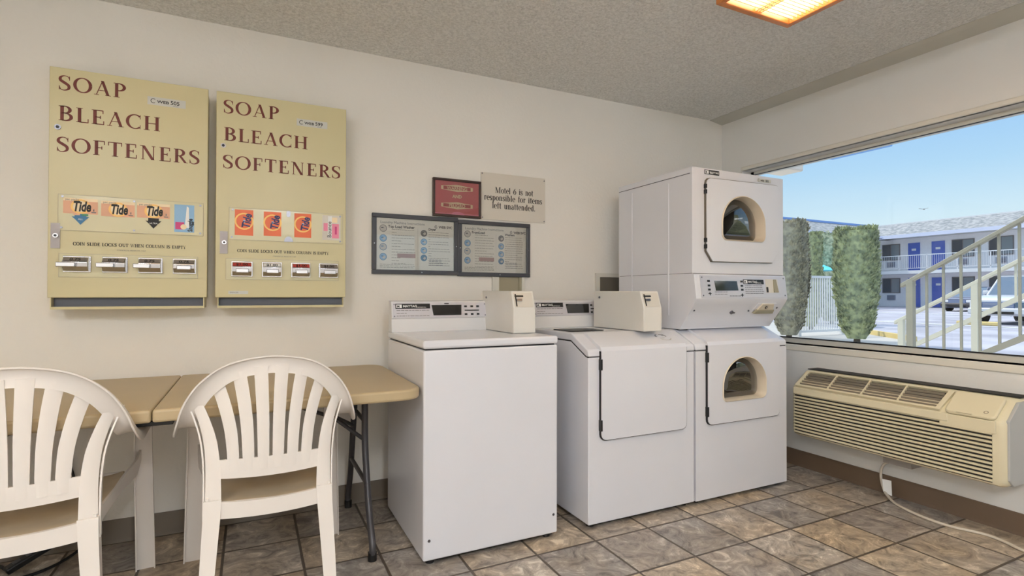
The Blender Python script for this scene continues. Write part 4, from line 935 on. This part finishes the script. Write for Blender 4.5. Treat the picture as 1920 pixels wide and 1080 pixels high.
# ================================================================== monobloc chairs
def make_chair(loc, rz, label):
    t = thing('plastic_armchair', loc, label, 'chair', 'white plastic armchairs at the table', 0)
    t['_loc'] = (0,0,0)
    # sweep of the arm and top rail; local +y is the front
    half = [(.252,.330,.628),(.257,.18,.640),(.256,.02,.648),(.252,-.10,.657),(.243,-.18,.686),(.221,-.228,.750),(.178,-.258,.810),(.108,-.280,.857),(.0,-.290,.874)]
    wid =  [(1,0,0),(1,0,0),(1,0,0),(1,-.05,.06),(.93,-.2,.30),(.80,-.25,.55),(.55,-.2,.80),(.25,-.15,.96),(0,-.12,1)]
    P = half+[(-x,y,z) for x,y,z in half[-2::-1]]; Wd = wid+[(-x,y,z) for x,y,z in wid[-2::-1]]
    P = crom(P,5); Wd = crom(Wd,5); rings = []
    n = len(P)
    for i,(p,w_) in enumerate(zip(P,Wd)):
        p = Vector(p); w_ = Vector(w_).normalized(); d = (Vector(P[min(i+1,n-1)])-Vector(P[max(i-1,0)])).normalized()
        w_ = (w_-d*w_.dot(d)).normalized(); nn = w_.cross(d).normalized()      # n: up on the arms, forward on the back
        if i < n/2 and False: pass
        if (nn.z < 0 and abs(nn.z) > abs(nn.y)) or (abs(nn.y) >= abs(nn.z) and nn.y < 0): nn = -nn
        s_ = abs(i-(n-1)/2)/((n-1)/2); wd = .041+.012*max(0,s_-.55)*2
        lipd = .016+.022*math.exp(-((s_-.52)/.16)**2)
        prof = [(-.020,0.0),(.0,.005),(wd*.55,.0055),(wd*.9,.001),(wd,-.008),(wd+.001,-lipd),(wd-.004,-lipd),(wd-.006,-.010),(wd*.75,-.005),(0,-.002),(-.020,-.006)]
        rings.append([p+w_*a+nn*c for a,c in prof])
    MB().loft(rings,'chair').build('arm_and_top_rail',t,smooth=True,angle=50)
    # back surface: slats between lower panel and rail
    def bs(x,z):
        k = (z-.44)/.46
        return Vector((x, -.262-.034*k+(.4+1.35*k)*x*x, z))
    def strip(pts, wfn, th, mt='chair'):
        rings = []
        for i,(x,z) in enumerate(pts):
            w_ = wfn(i/(len(pts)-1))
            a,b_ = bs(x-w_/2,z), bs(x+w_/2,z); c = bs(x,z)
            rings.append([a+Vector((0,-th,0)),c+Vector((0,-th-.004,0)),b_+Vector((0,-th,0)),b_+Vector((0,th,0)),c+Vector((0,th-.004,0)),a+Vector((0,th,0))])
        return rings
    bk = MB()
    def railz(x): return .875-1.3*x*x-20*x**4
    for k in range(6):
        u = (k-2.5)
        xb = u*.0450; xt = u*.0655
        zt = railz(xt)+.004
        pts = crom([(xb,.530),(xb+(xt-xb)*.02,.58)]+[(xb+(xt-xb)*q_**1.7,.58+(zt-.58)*q_) for q_ in (.35,.7,1.0)],5)
        bk.loft(strip(pts,lambda s: .0325+.0100*s,.0030),'chair')
    # lower back panel
    rows = []
    for z in (.512,.525,.545,.572): 
        rows.append([bs(x,z-.006*(1-(x/.17)**2) if z < .52 else z) for x in [-.17+.34*i/16 for i in range(17)]])
    R1 = [[p+Vector((0,-.004,0)) for p in r]+[p+Vector((0,.004,0)) for p in r[::-1]] for r in rows]
    bk.loft(R1,'chair')
    # side members of the back
    for s_ in (-1,1):
        pts = crom([(s_*.172,.38),(s_*.171,.47),(s_*.173,.56),(s_*.182,.64),(s_*.200,.705),(s_*.222,.762)],5)
        bk.loft(strip(pts,lambda s: .050-.018*s,.0045),'chair')
        fl = []
        for (x,z) in pts:
            c = bs(x+s_*.025,z); fl.append([c+Vector((0,-.006,0)),c+Vector((s_*.005,-.006,0)),c+Vector((s_*.005,.018,0)),c+Vector((0,.018,0))])
        bk.loft(fl,'chair')
    # rear bar under the opening
    rows = []
    for z in (.388,.42,.442): rows.append([bs(x,z-.012*(1-(x/.2)**2))+Vector((0,-.010,0)) for x in [-.185+.37*i/16 for i in range(17)]])
    bk.loft([[p+Vector((0,-.005,0)) for p in r]+[p+Vector((0,.008,0)) for p in r[::-1]] for r in rows],'chair')
    bk.build('backrest',t,smooth=True,angle=45)
    # seat
    st = MB(); rows = []
    for j in range(13):
        y = -.262+.526*j/12; hw = .178+.035*min(1,j/8); row = []
        for i in range(13):
            x = -hw+2*hw*i/12; row.append(Vector((x,y,.428+.014*(2*i/12-1)**4+.012*(1-j/12)*0-.010*math.sin(PI*j/12)*(1-(2*i/12-1)**2)-(.022 if j == 12 else 0))))
        rows.append(row)
    vs = [p for r in rows for p in r]; fs = [(j*13+i,j*13+i+1,(j+1)*13+i+1,(j+1)*13+i) for j in range(12) for i in range(12)]
    st.add(vs,fs,'chair_seat'); st.add([v-Vector((0,0,.006)) for v in vs],[q[::-1] for q in fs],'chair_seat')
    st.build('seat',t,smooth=True,fix=False)
    sk = MB()
    for s_ in (-1,1):
        R_ = []
        for (y,hx,zt_,zb) in ((-.262,.184,.452,.402),(-.15,.190,.450,.404),(.0,.206,.448,.408),(.12,.214,.448,.405),(.21,.228,.454,.396),(.27,.244,.466,.408),(.322,.252,.492,.452)):
            R_.append([(s_*hx,y,zb),(s_*(hx+.008),y,zb),(s_*(hx+.008),y,zt_),(s_*hx,y,zt_)])
        sk.loft(R_,'chair')
    sk.box((-.215,.262,.395),(.215,.269,.428),'chair')
    sk.build('seat_apron',t,smooth=True,angle=45)
    # legs: thin-walled channels
    def channel(path, wid, dep, out, name='leg'):
        # path of (x,y,z); width along x, flanges toward -y*dep
        R_ = []
        for i,(x,y,z) in enumerate(path):
            s = i/(len(path)-1); w_ = wid[0]+(wid[1]-wid[0])*s; d_ = dep[0]+(dep[1]-dep[0])*s; q = .0045
            prof = [(-w_/2,-d_),(-w_/2+q,-d_),(-w_/2+q,-q*1.2),(0,-q*.3-.004),(w_/2-q,-q*1.2),(w_/2-q,-d_),(w_/2,-d_),(w_/2,q),(0,q-.004),(-w_/2,q)]
            R_.append([(x+a,y+c*out,z) for a,c in prof])
        MB().loft(R_,'chair').build(name,t,smooth=True,angle=45)
    for s_ in (-1,1):
        channel(crom([(s_*.266,.318,.640),(s_*.266,.324,.50),(s_*.270,.335,.30),(s_*.276,.350,0)],4),(.058,.066),(.026,.020),1)
        # rear legs: L section
        R_ = []
        for (x,y,z,w_,d_) in ((.172,-.264,.445,.052,.050),(.174,-.268,.39,.050,.052),(.186,-.285,.20,.044,.044),(.196,-.312,0,.036,.036)):
            q = .005; X_ = s_*x
            pr = [(-w_/2,0),(w_/2,0),(w_/2,d_),(w_/2-q,d_),(w_/2-q,q),(-w_/2,q)] if s_ > 0 else [(w_/2,0),(-w_/2,0),(-w_/2,d_),(-w_/2+q,d_),(-w_/2+q,q),(w_/2,q)]
            R_.append([(X_+a,y-.006+c,z) for a,c in pr])
        MB().loft(R_,'chair').build('leg',t,smooth=True,angle=45)
    t.rotation_euler = (0,0,rz)
    return t
make_chair((.062,2.252,0), 0.0, 'whole white plastic armchair right of the table seam, slatted back to the viewer')
make_chair((-.628,2.245,0), math.radians(4.5), 'white plastic armchair cut off by the left edge of the photo')

# ================================================================== wall air conditioner
t = thing('wall_air_conditioner',(WX,1.67,.45),'beige through-wall air conditioner under the big window','air conditioner')
AY0,AY1 = 1.150,2.190
def acp(z0=.262,fx=2.975):      # side profile x,z
    return [(WX,z0+.006),(fx+.030,z0),(fx+.008,z0+.010),(fx,z0+.030),(fx,.535),(fx+.002,.552),(fx+.008,.565),(fx+.020,.577),(3.078,.634),(3.092,.643),(3.110,.648),(WX,.650)]
def acring(y,k=0):              # inset rounding near the ends
    return [(x+(k if x < 3.1 else 0), y, z+(k*.8 if z < .3 else (-k*.6 if z > .5 else 0))) for x,z in acp()]
# body with the grille opening left out: front face and ends
b = MB()
b.loft([acring(AY0+.004,.016),acring(AY0+.001+.012,.006),acring(AY0+.03,0),acring(AY1-.03,0),acring(AY1-.013,.006),acring(AY1-.004,.018)],'ac')
body = b.build('front_cover',t,smooth=True,angle=35)
MB().prism([(WX,.27),(3.03,.268),(2.995,.30),(2.995,.56),(3.09,.635),(WX,.640)],'y',AY0-.004,AY0+.010,'ac_side').build('end_panel',t,bevel=.003)
# intake louvres on the vertical face
fa = Fr((2.975,0,0),(0,-1,0),(0,0,1))      # right = -y, normal = -x
b = MB().slab(fa,-2.160,.280,-1.200,.512,.0005,.001,'ac_dark'); b.build('intake_recess',t)
b = MB(); N_ = 12
for i in range(N_):
    z = .283+.228*i/N_; pr = [(0.001,z),(.003,z+.001),(.010,z+.004),(.010,z+.009),(.001,z+.0120)]
    b.loft([[fa.p(-2.162,zz,h) for h,zz in pr],[fa.p(-1.198,zz,h) for h,zz in pr]],'ac')
b.build('intake_louvres',t)
# grille on the slope
ds_ = Vector((3.085-2.981,0,.640-.562)).normalized(); fg = Fr((2.981,0,.562),(0,-1,0),ds_)
Lg = Vector((3.085-2.981,0,.640-.562)).length
MB().slab(fg,-2.140,.008,-1.418,Lg-.010,.0004,.0016,'ac_dark').build('outlet_recess',t)
b = MB()
for i in range(5):
    v = .014+(Lg-.032)*i/4.6; pr = [(v,.002),(v+.005,.002),(v+.010,.010),(v+.006,.010)]
    b.loft([[fg.p(-2.138,a,h) for a,h in pr],[fg.p(-1.420,a,h) for a,h in pr]],'ac_blade')
b.build('outlet_blades',t)
for y in (1.962,1.775,1.592): MB().slab(fg,-y-.004,.006,-y+.004,Lg-.008,.002,.013,'ac').build('outlet_divider',t)
b = MB(); ol_ = [(-2.158,-.004),(-1.40,-.004),(-1.385,Lg+.002),(-2.150,Lg+.002)]; il_ = [(-2.140,.008),(-1.420,.008),(-1.410,Lg-.008),(-2.132,Lg-.008)]
b.ringprism(fg,ol_,il_,0,.013,'ac'); b.build('outlet_surround',t,bevel=.003)
# lower lip strip and control door
MB().slab(fa,-2.165,.518,-1.365,.556,0,.012,'ac').build('lip_strip',t,bevel=.004)
cd = MB().plate(fg,rrect(-1.380,-.012,-1.185,Lg+.004,.022),0,.018,'ac').build('control_cover',t,bevel=.006)
b = MB().annulus(fg,-1.225,.018,.006,.009,.0186,'ac_blade'); b.disc(fg,-1.225,.018,.006,.0184,'ac'); b.build('round_badge',cd,fix=False)
b = MB().slab(fg,-1.33,-.010,-1.27,-.006,.016,.022,'ac'); b.build('finger_lip',cd)
MB().slab(fa,-1.40,.500,-1.185,.556,0,.010,'ac').build('cover_base',t,bevel=.003)
MB().box((3.13,AY0+.01,.650),(WX,AY1-.005,.655),'ac_dark').build('top_gap',t)
MB().box((3.12,1.60,.20),(WX-.001,1.74,.262),'cord_dim').build('drain_box',t)

# mains cord and tag
C_ = crom([(3.19,1.66,.20),(3.19,1.72,.195),(3.188,1.775,.165),(3.18,1.785,.10),(3.15,1.75,.035),(3.10,1.68,.008),(3.05,1.59,.007),(3.02,1.48,.007),(3.02,1.385,.007),(3.05,1.31,.007),(3.065,1.25,.007),(3.05,1.18,.007),(3.02,1.11,.007),(2.99,.95,.007),(3.02,.70,.007)],6)
pc = lab(MB().tube(C_,.0068,'cord',n=10).build('power_cord',t,smooth=True),'white power cord looping down onto the floor')
b = MB().loft([[(3.155,1.765,.095),(3.150,1.715,.100),(3.151,1.715,.100),(3.156,1.765,.095)],[(3.140,1.750,.030),(3.138,1.705,.022),(3.139,1.705,.022),(3.141,1.750,.030)]],'white_ink')
lab(b.build('paper_tag',pc),'folded white warning tag'); 
tag(MB().tube(crom([(3.16,1.155,.262),(3.17,1.12,.20),(3.19,1.06,.09),(3.19,1.0,.03),(3.18,.9,.01)],6),.0035,'cord_dim',n=8).build('wall_cable',None,smooth=True),'thin grey cable hanging from the near end of the air conditioner','cable')

# ================================================================== black adapter and leads under the left chair
t = thing('power_strip',(-.80,2.72,0),'black power strip with loose leads on the floor under the left chair','power strip')
bd = MB(); ft = Fr((-.855,2.755,.016),(1,.55,.45),(-.5,.8,0)); bd.slab(ft,0,-.022,.21,.022,0,.026,'black'); bo = bd.build('housing',t,bevel=.006)
b = MB()
for k in range(4): b.slab(ft,.028+.043*k,-.012,.052+.043*k,.012,.026,.028,'leg_metal')
b.build('sockets',bo)
b = MB()
b.tube(crom([(-1.25,2.86,.006),(-1.05,2.85,.010),(-.93,2.84,.03),(-.86,2.765,.03)],6),.006,'black'); b.tube(crom([(-.67,2.87,.125),(-.62,2.90,.15),(-.60,2.88,.08),(-.68,2.80,.02),(-.80,2.72,.007),(-1.0,2.72,.007),(-1.25,2.74,.007)],6),.006,'black')
b.tube(crom([(-.69,2.88,.12),(-.66,2.92,.20),(-.70,2.935,.35),(-.72,2.938,.5)],5),.005,'black')
b.build('leads',t,smooth=True)

# ================================================================== outdoors
def gz(x, y=0): return max(0.0, .004*(x-3.4))
g = MB().add([(WX+T+.02,-60,-.02),(90,-60,gz(90)),(90,90,gz(90)),(WX+T+.02,90,-.02)],[(0,1,2,3)],'asphalt'); tag(g.build('parking_lot',fix=False),'pale sunlit asphalt parking lot outside the window','parking lot'); bpy.data.objects['parking_lot']['kind'] = 'structure'
s_ = MB().prism([(WX+T+.02,1.2),(7.4,1.2),(7.6,5.0),(13.55,6.95),(13.9,7.35),(15.8,9.75),(19.0,14.0),(WX+T+.02,14.0)],'z',-.03,.045,'concrete').build('sidewalk'); s_['kind'] = 'structure'
MB().box((-8,-60,-.12),(WX+T+.02,FY-T-.01,-.04),'concrete').build('ground')['kind'] = 'structure'
# kerb
kp = [(13.55,6.95),(13.9,7.35),(15.8,9.75)]
R_ = []
for x,y in kp: R_.append([(x,y,0),(x+.16,y-.06,0),(x+.15,y-.06,.155),(x,y,.165)])
tag(MB().loft(R_,'kerb').build('kerb'),'faded yellow painted kerb at the edge of the parking lot','kerb')
for i,(x,y0,y1) in enumerate(((21.6,6.0,22.),(31.5,12.,30.))): 
    tag(MB().box((x,y0,gz(x)-.01),(x+.14,y1,gz(x)+.012),'stripe').build('painted_line'),('white painted line on the asphalt nearer the window','white painted line on the asphalt near the dark car')[i],'road marking')

# --- the motel
t = thing('motel_building',(45.5,20,gz(45)),'two-storey pale motel with blue doors around the parking lot','building')
BX, BY, zg = 45.5, 27.0, .16
MB().box((BX,-6,zg),(BX+6,BY+6,5.7),'stucco').build('wall',t)
MB().box((18,BY,zg),(BX+.1,BY+6,5.7),'stucco').build('wall',t)
# walkway slabs
MB().box((44.0,-6,2.66),(BX,25.5,2.90),'ext_white').build('walkway',t)
MB().box((18,25.5,2.66),(BX,BY,2.90),'ext_white').build('walkway',t)
# roofs: slopes with soffit, fascia, ridge strip
b = MB(); b.add([(44.0,-6,5.62),(44.0,24.6,5.62),(47.5,27.6,6.86),(47.5,-6,6.86)],[(0,1,2,3)],'shingle'); b.add([(47.5,-6,6.86),(47.5,27.6,6.86),(52,30,5.7),(52,-6,5.7)],[(0,1,2,3)],'shingle')
b.build('roof',t)
b = MB(); b.add([(18,24.6,5.62),(44.0,24.6,5.62),(47.5,27.6,6.92),(18,27.6,6.92)],[(0,1,2,3)],'shingle'); b.add([(18,27.6,6.92),(47.5,27.6,6.92),(50,33,5.7),(18,33,5.7)],[(0,1,2,3)],'shingle')
b.build('roof',t)
MB().box((43.96,-6,5.38),(44.06,24.6,5.64),'fascia').build('fascia',t); MB().box((18,24.50,5.38),(44.06,24.60,5.64),'fascia').build('fascia',t)
MB().box((44.0,-6,5.42),(BX,25,5.46),'soffit').build('soffit',t); MB().box((18,24.5,5.42),(BX,BY,5.46),'soffit').build('soffit',t)
MB().box((47.45,-6,6.80),(47.62,27.7,6.92),'ext_white').build('ridge_strip',t); MB().box((18,27.50,6.90),(48.3,27.66,7.06),'fascia_blue').build('ridge_strip',t)
fb = Fr((BX,0,0),(0,-1,0),(0,0,1))        # right = -y, normal = -x
def bwin(y0,y1,z0,z1):
    b = MB(); b.slab(fb,-y1,z0,-y0,z1,0,.05,'win_frame'); w_ = b.build('window',t)
    w = y1-y0; b = MB(); b.rect(fb,-y1+.06,z0+.06,-y1+w*.5-.03,z1-.06,.055,'win_dark'); b.rect(fb,-y1+w*.5+.03,z0+.06,-y0-.06,z1-.06,.055,'win_curtain'); b.build('pane',w_,fix=False)
def bac(y0,y1,z0,z1):
    b = MB().slab(fb,-y1,z0,-y0,z1,0,.08,'grille_grey')
    for k in range(4): b.slab(fb,-y1+.05,z0+.06+k*.08,-y0-.05,z0+.09+k*.08,.08,.09,'win_frame')
    b.build('air_conditioner_grille',t)
def bdoor(y0,y1,z0,z1):
    b = MB().slab(fb,-y1,z0,-y0,z1,0,.05,'door_blue'); d_ = b.build('door',t); ym = -(y0+y1)/2
    b = MB().slab(fb,ym-.15,z1-.60,ym+.15,z1-.44,.05,.06,'ext_white'); b.build('number_plate',d_)
for y0,y1 in ((24.02,25.32),(19.25,20.60),(17.10,18.45),(11.9,13.2),(9.9,11.1)): 
    bwin(y0,y1,3.80,5.07); bac((y0+y1)/2-.30,(y0+y1)/2+.30,3.25,3.68)
    bwin(y0,y1,1.22,2.39); bac((y0+y1)/2-.30,(y0+y1)/2+.30,.68,1.06)
for y0,y1 in ((22.64,23.44),(21.03,21.86),(15.7,16.5),(14.1,14.9)):
    bdoor(y0,y1,2.92,5.06); bdoor(y0,y1,zg+.02,2.38)
for z0,z1 in ((4.20,4.48),(1.35,1.83)): MB().slab(fb,-25.97,z0,-25.80,z1,0,.12,'grille_grey').build('meter_box',t)
# walkway railing
rb = MB(); rb.box((44.06,-6,4.00),(44.12,25.5,4.06),'ext_white'); rb.box((44.06,-6,3.05),(44.10,25.5,3.09),'ext_white')
for k in range(8): y = 25.2-1.55*k*1.2; rb.box((44.06,y,2.9),(44.12,y+.06,4.03),'ext_white')
for k in range(int(20/.13)): y = 25.3-.13*k; rb.box((44.08,y,3.08),(44.092,y+.013,4.0),'ext_white')
rb.build('walkway_railing',t)

# --- clipped hedges
def hedge(name, cx, cy, w_, d_, z0, z1, label, leaf, n, taper=.0, rz=0.5, seed=1, wob=.06):
    rnd = random.Random(seed)
    t = thing(name,(cx,cy,gz(cx)),label,'hedge','clipped cypress columns outside the window')
    def prof(s):                    # half-width factor with height
        if s < .10: return .42+3.0*s
        if s < .35: return .72+ (s-.10)*.9
        if s < .93: return .945+.055*math.sin(s*3)
        return 1.0-(s-.93)*1.2
    def surf(s, a):
        k = prof(s); c, q = math.cos(a), math.sin(a)
        sx_ = abs(c)**.45*(1 if c > 0 else -1)*w_/2*k; sy_ = abs(q)**.45*(1 if q > 0 else -1)*d_/2*k
        wv = 1+wob*(math.sin(a*3+seed)+math.sin(s*11+a*2+seed*2))*.5
        x = sx_*wv; y = sy_*wv
        return Vector((cx+x*math.cos(rz)-y*math.sin(rz), cy+x*math.sin(rz)+y*math.cos(rz), z0+(z1-z0)*s))
    rings = [[surf(i/14, 2*PI*k/24)*1.0 for k in range(24)] for i in range(15)]
    ctr = Vector((cx,cy,0))
    rings = [[Vector(((p.x-cx)*.93+cx,(p.y-cy)*.93+cy,p.z if i < 14 else p.z-.04)) for p in r] for i,r in enumerate(rings)]
    b = MB().loft(rings,leaf)
    for _ in range(n):
        top = rnd.random() < .10
        a = rnd.uniform(0,2*PI); s = rnd.uniform(.02,1.0)
        p = surf(s if not top else 1.0, a)
        if top: r_ = rnd.random()**.5; p = Vector((cx+(p.x-cx)*r_, cy+(p.y-cy)*r_, p.z))
        o = Vector((p.x-cx,p.y-cy,0)).normalized() if not top else Vector((rnd.uniform(-.3,.3),rnd.uniform(-.3,.3),1)).normalized()
        L_ = rnd.uniform(.05,.115); upv = (Vector((0,0,1))*rnd.uniform(.5,1.0)+o*rnd.uniform(.1,.7)+Vector((rnd.uniform(-.4,.4),rnd.uniform(-.4,.4),0))).normalized()
        sd = upv.cross(o+Vector((rnd.uniform(-.5,.5),rnd.uniform(-.5,.5),rnd.uniform(-.2,.2)))); 
        if sd.length < 1e-3: continue
        sd = sd.normalized()*L_*.24; p = p-o*.03
        b.add([p-sd*.3,p+upv*L_*.5-sd,p+upv*L_,p+upv*L_*.5+sd],[(0,1,2,3)],leaf)
    b.build('foliage',t,fix=False)
    MB().tube([(cx,cy,gz(cx)-.02),(cx+.02,cy,z0+.2)],[.07,.05],'bark').build('trunk',t,smooth=True)
hedge('cypress_hedge',12.05,7.25,.74,.86,.14,2.56,'tall green clipped hedge right of the white gate','leaf',5200,seed=2)
hedge('cypress_hedge',11.9,8.80,.84,.86,.12,2.88,'shaded greyish clipped hedge left of the white gate, beside the dryer','leaf_shaded',5200,seed=5)  # grey leaf colour carries the shade on this hedge
hedge('cypress_hedge',15.3,10.60,.70,.70,.14,2.96,'green clipped hedge far behind the gate, just right of the greyish hedge','leaf',3000,seed=9)
hedge('cypress_hedge',19.0,12.35,1.25,1.15,.14,3.35,'speckled unclipped cypress behind the gate, left of the tall green hedge','leaf_speck',3200,seed=12,wob=.12)
# greenery further along the building, seen mirrored in the dryer glass
for i,(x,y) in enumerate(((8.5,-4.2),(9.5,-8.0),(7.0,-1.6))): hedge('cypress_hedge',x,y,1.3,1.3,.05,(3.4,3.8,2.0)[i],('broad bush outside, reflected in the dryer window','tallest bush outside beyond the camera side','low bush outside nearest the camera side')[i],'leaf',1500,seed=20+i,wob=.15)

# --- white gate
t = thing('metal_gate',(13.2,8.95,0),'white picket metal gate standing between the hedges','gate')
b = MB(); b.box((12.5,8.93,1.54),(14.3,8.98,1.60),'ext_white'); b.box((12.5,8.93,.14),(14.3,8.98,.20),'ext_white'); b.build('rail',t)
for x in (12.42,14.2): MB().box((x,8.90,0.0),(x+.09,9.0,1.68),'ext_white').build('post',t)
for k in range(17): MB().box((12.56+.095*k,8.94,.16),(12.586+.095*k,8.966,1.60),'ext_white').build('picket',t)
MB().box((12.52,8.90,.62),(12.66,8.92,.92),'ext_white').build('lock_box',t)
# --- turquoise parasol beyond the hedge
t = thing('parasol',(17.3,11.95,gz(17)),'turquoise parasol tip showing beside the greyish hedge','umbrella')
b = MB(); b.loft([[(17.3+1.0*math.cos(2*PI*k/8),11.95+.70*math.sin(2*PI*k/8),1.93) for k in range(8)],[(17.3+.03*math.cos(2*PI*k/8),11.95+.03*math.sin(2*PI*k/8),2.30) for k in range(8)]],'teal'); b.build('canopy',t)
MB().tube([(17.3,11.95,gz(17)),(17.3,11.95,2.25)],.022,'ext_white').build('pole',t,smooth=True)

# --- outside stair railings
def stair_rail(name, x, y0, z0, y1, low, posts, bal, label, mt, th, zb):
    # runs along -y rising at 31 degrees
    sl = .585; t = thing(name,(x,y0,0),label,'railing','painted steel stair railings')
    zt = lambda y: z0+(y0-y)*sl
    b = MB(); b.loft([[(x-th*.55,y,zt(y)-th*.55),(x+th*.55,y,zt(y)-th*.55),(x+th*.55,y,zt(y)+th*.25),(x-th*.55,y,zt(y)+th*.25)] for y in (y0+.03,y1)],mt)
    b.build('handrail',t,bevel=.004)
    ly0, lz0 = low; b = MB(); zl = lambda y: lz0+(ly0-y)*sl
    b.loft([[(x-.02,y,zl(y)-.05),(x+.02,y,zl(y)-.05),(x+.02,y,zl(y)),(x-.02,y,zl(y))] for y in (ly0,y1)],mt); b.build('bottom_rail',t)
    for y in posts: MB().box((x-.027,y-.027,0),(x+.027,y+.027,zt(y)-.01),mt).build('post',t)
    for y in bal: 
        zz = max(.05, zl(y)) if y < ly0 else 0.0
        MB().box((x-.0085,y-.0085,zz),(x+.0085,y+.0085,zt(y)-.01),mt).build('baluster',t)
stair_rail('stair_railing',5.4,2.811,1.225,.6,(2.24,.655),[2.765],[2.765-.128*k for k in range(1,16)],'nearer tan metal stair railing outside, its handrail rising across the cars','rail',.046,.0)
stair_rail('stair_railing',6.6,3.51,.825,1.2,(3.345,.585),[3.475,2.790],[2.47,2.33,2.0,1.8],'farther cream metal stair railing outside, lower than the tan one','rail_cream',.05,.0)

# --- cars
def car(x, y, L_, W_, H_, hood, label, mt, suv=True, name='car'):
    # nose toward -x, nose at x, centred on y
    z0 = gz(x); t = thing(name,(x+L_/2,y,z0),label,'car')
    def ring(px, zb, zt_, hw, r=.12): 
        c = (zb+zt_)/2
        return [(x+px,y-hw*.93,z0+zb),(x+px,y+hw*.93,z0+zb),(x+px,y+hw,z0+zb+.12),(x+px,y+hw,z0+zt_-r),(x+px,y+hw-r*.6,z0+zt_),(x+px,y-hw+r*.6,z0+zt_),(x+px,y-hw,z0+zt_-r),(x+px,y-hw,z0+zb+.12)]
    hw = W_/2; gc = .30 if suv else .20; bl = H_*.60 if suv else H_*.62
    hz = bl*.94
    body = MB().loft([ring(0,gc+.12,hz*.86,hw*.80),ring(.10,gc,hz*.93,hw*.93),ring(.35,gc,hz,hw),ring(hood,gc,bl,hw),ring(L_-.5,gc,bl,hw),ring(L_-.1,gc+.05,bl*.97,hw*.95),ring(L_,gc+.15,bl*.85,hw*.85)],mt).build('body',t,smooth=True,angle=35)
    def cab(px, z, k): return [(x+px,y-hw*k,z0+z),(x+px,y+hw*k,z0+z)]
    a, b_, c_, d_ = hood-.05, hood+(.62 if suv else .8), (L_-.45 if suv else L_-1.6), (L_-.12 if suv else L_-.7)
    MB().add(cab(a,bl-.02,.90)+cab(d_,bl-.02,.90)+cab(c_,H_,.76)+cab(b_,H_,.76),[(0,1,7,6),(2,4,5,3),(0,6,4,2),(1,3,5,7),(6,7,5,4)],'carglass').build('windows',t)
    R_ = MB(); R_.box((x+b_-.02,y-hw*.77,z0+H_-.03),(x+c_+.03,y+hw*.77,z0+H_+.03),mt)
    for s_ in (-1,1):
        for (p0,p1) in ((a,b_),((a+c_)/2+.1,(b_+c_)/2),(d_,c_)): R_.tube([(x+p0,y+s_*hw*.895,z0+bl-.02),(x+p1,y+s_*hw*.765,z0+H_)],.035,mt,n=6)
    R_.build('roof_frame',t,smooth=True)
    f = Fr((x-.005,y,z0),(0,-1,0),(0,0,1))
    G = MB(); G.slab(f,-hw*.48,hz*.58,hw*.48,hz*.80,0,.02,'carblue')
    for k in range(4): G.slab(f,-hw*.46,hz*(.60+.05*k),hw*.46,hz*(.615+.05*k),.02,.035,'chrome')
    G.build('grille',t)
    for s_ in (-1,1): MB().slab(f,s_*hw*.66-.16,hz*.62,s_*hw*.66+.16,hz*.80,-.03,.03,'carglass' if suv else 'ext_white').build('headlamp',t,bevel=.02)
    MB().box((x-.10,y-hw*.92,z0+gc+.05),(x+.10,y+hw*.92,z0+gc+.27),mt if suv else 'leg_metal').build('bumper',t,bevel=.04)
    MB().slab(f,-hw*.5,gc+.06,hw*.5,gc+.15,.10,.115,'black').build('air_intake',t)
    wr = .37 if suv else .31
    for px in (.95,L_-.95):
        for s_ in (-1,1):
            fw = Fr((x+px,y+s_*(hw-.20),z0+wr),(s_*1,0,0),(0,0,1))
            fw = Fr((x+px,y+s_*(hw-.20),z0+wr),(-s_,0,0),(0,0,1))
            wh = MB().puck(fw,0,0,wr,0,.215,'tyre',n=28).build('wheel',t,bevel=.02)
            MB().puck(fw,0,0,wr*.62,.20,.222,'sky_ink' if suv else 'dkchrome',n=20).build('hubcap',wh)
            MB().annulus(fw,0,0,wr,wr+.07,.203,'tyre').build('wheel_arch',t)
    for s_ in (-1,1): MB().box((x+hood+.25,y+s_*hw*1.0-.02,z0+bl+.02),(x+hood+.38,y+s_*(hw+.16)+.02,z0+bl+.16),mt).build('mirror',t,bevel=.03)
    return t
car(23.35,9.22,4.9,1.86,1.72,1.35,'white sport utility vehicle parked nearest the stair railing','carwhite')
car(37.2,16.6,4.5,1.80,1.42,1.15,'dark grey car parked behind the white sport utility vehicle','cargrey',False)
for i,(x,y0,y1) in enumerate(((22.2,8.75,9.95),)): tag(MB().box((x,y0,gz(x)),(x+.16,y1,gz(x)+.13),'kerb').build('wheel_stop',bevel=.03),'yellowed concrete wheel stop in front of the white sport utility vehicle','wheel stop')
# --- overhead bits of our own building
tag(MB().box((4.72,2.62,2.372),(4.86,3.14,2.42),'beam_blue').build('overhead_beam',bevel=.004),'blue painted beam end seen at the window top','beam')
tag(MB().box((3.41,2.785,2.10),(3.95,2.99,2.19),'ledge').build('eave_block',bevel=.012),'pale eave corner just outside the far top corner of the window','eave')
# --- small bird far off
t = MB(); t.loft([[(60,29.5,9.61),(60,29.52,9.58)],[(60,29.95,9.72),(60,29.97,9.69)]],'bird',closed=False,cap=False); t.loft([[(60,29.5,9.61),(60,29.52,9.58)],[(60,29.10,9.68),(60,29.12,9.65)]],'bird',closed=False,cap=False)
t.tube([(59.85,29.5,9.58),(60.0,29.5,9.60),(60.2,29.5,9.60)],[.02,.06,.01],'bird',n=6)
tag(t.build('bird',smooth=True),'tiny grey bird gliding in the sky above the motel roof','bird')

for o in bpy.data.objects:
    if '_loc' in o: del o['_loc']
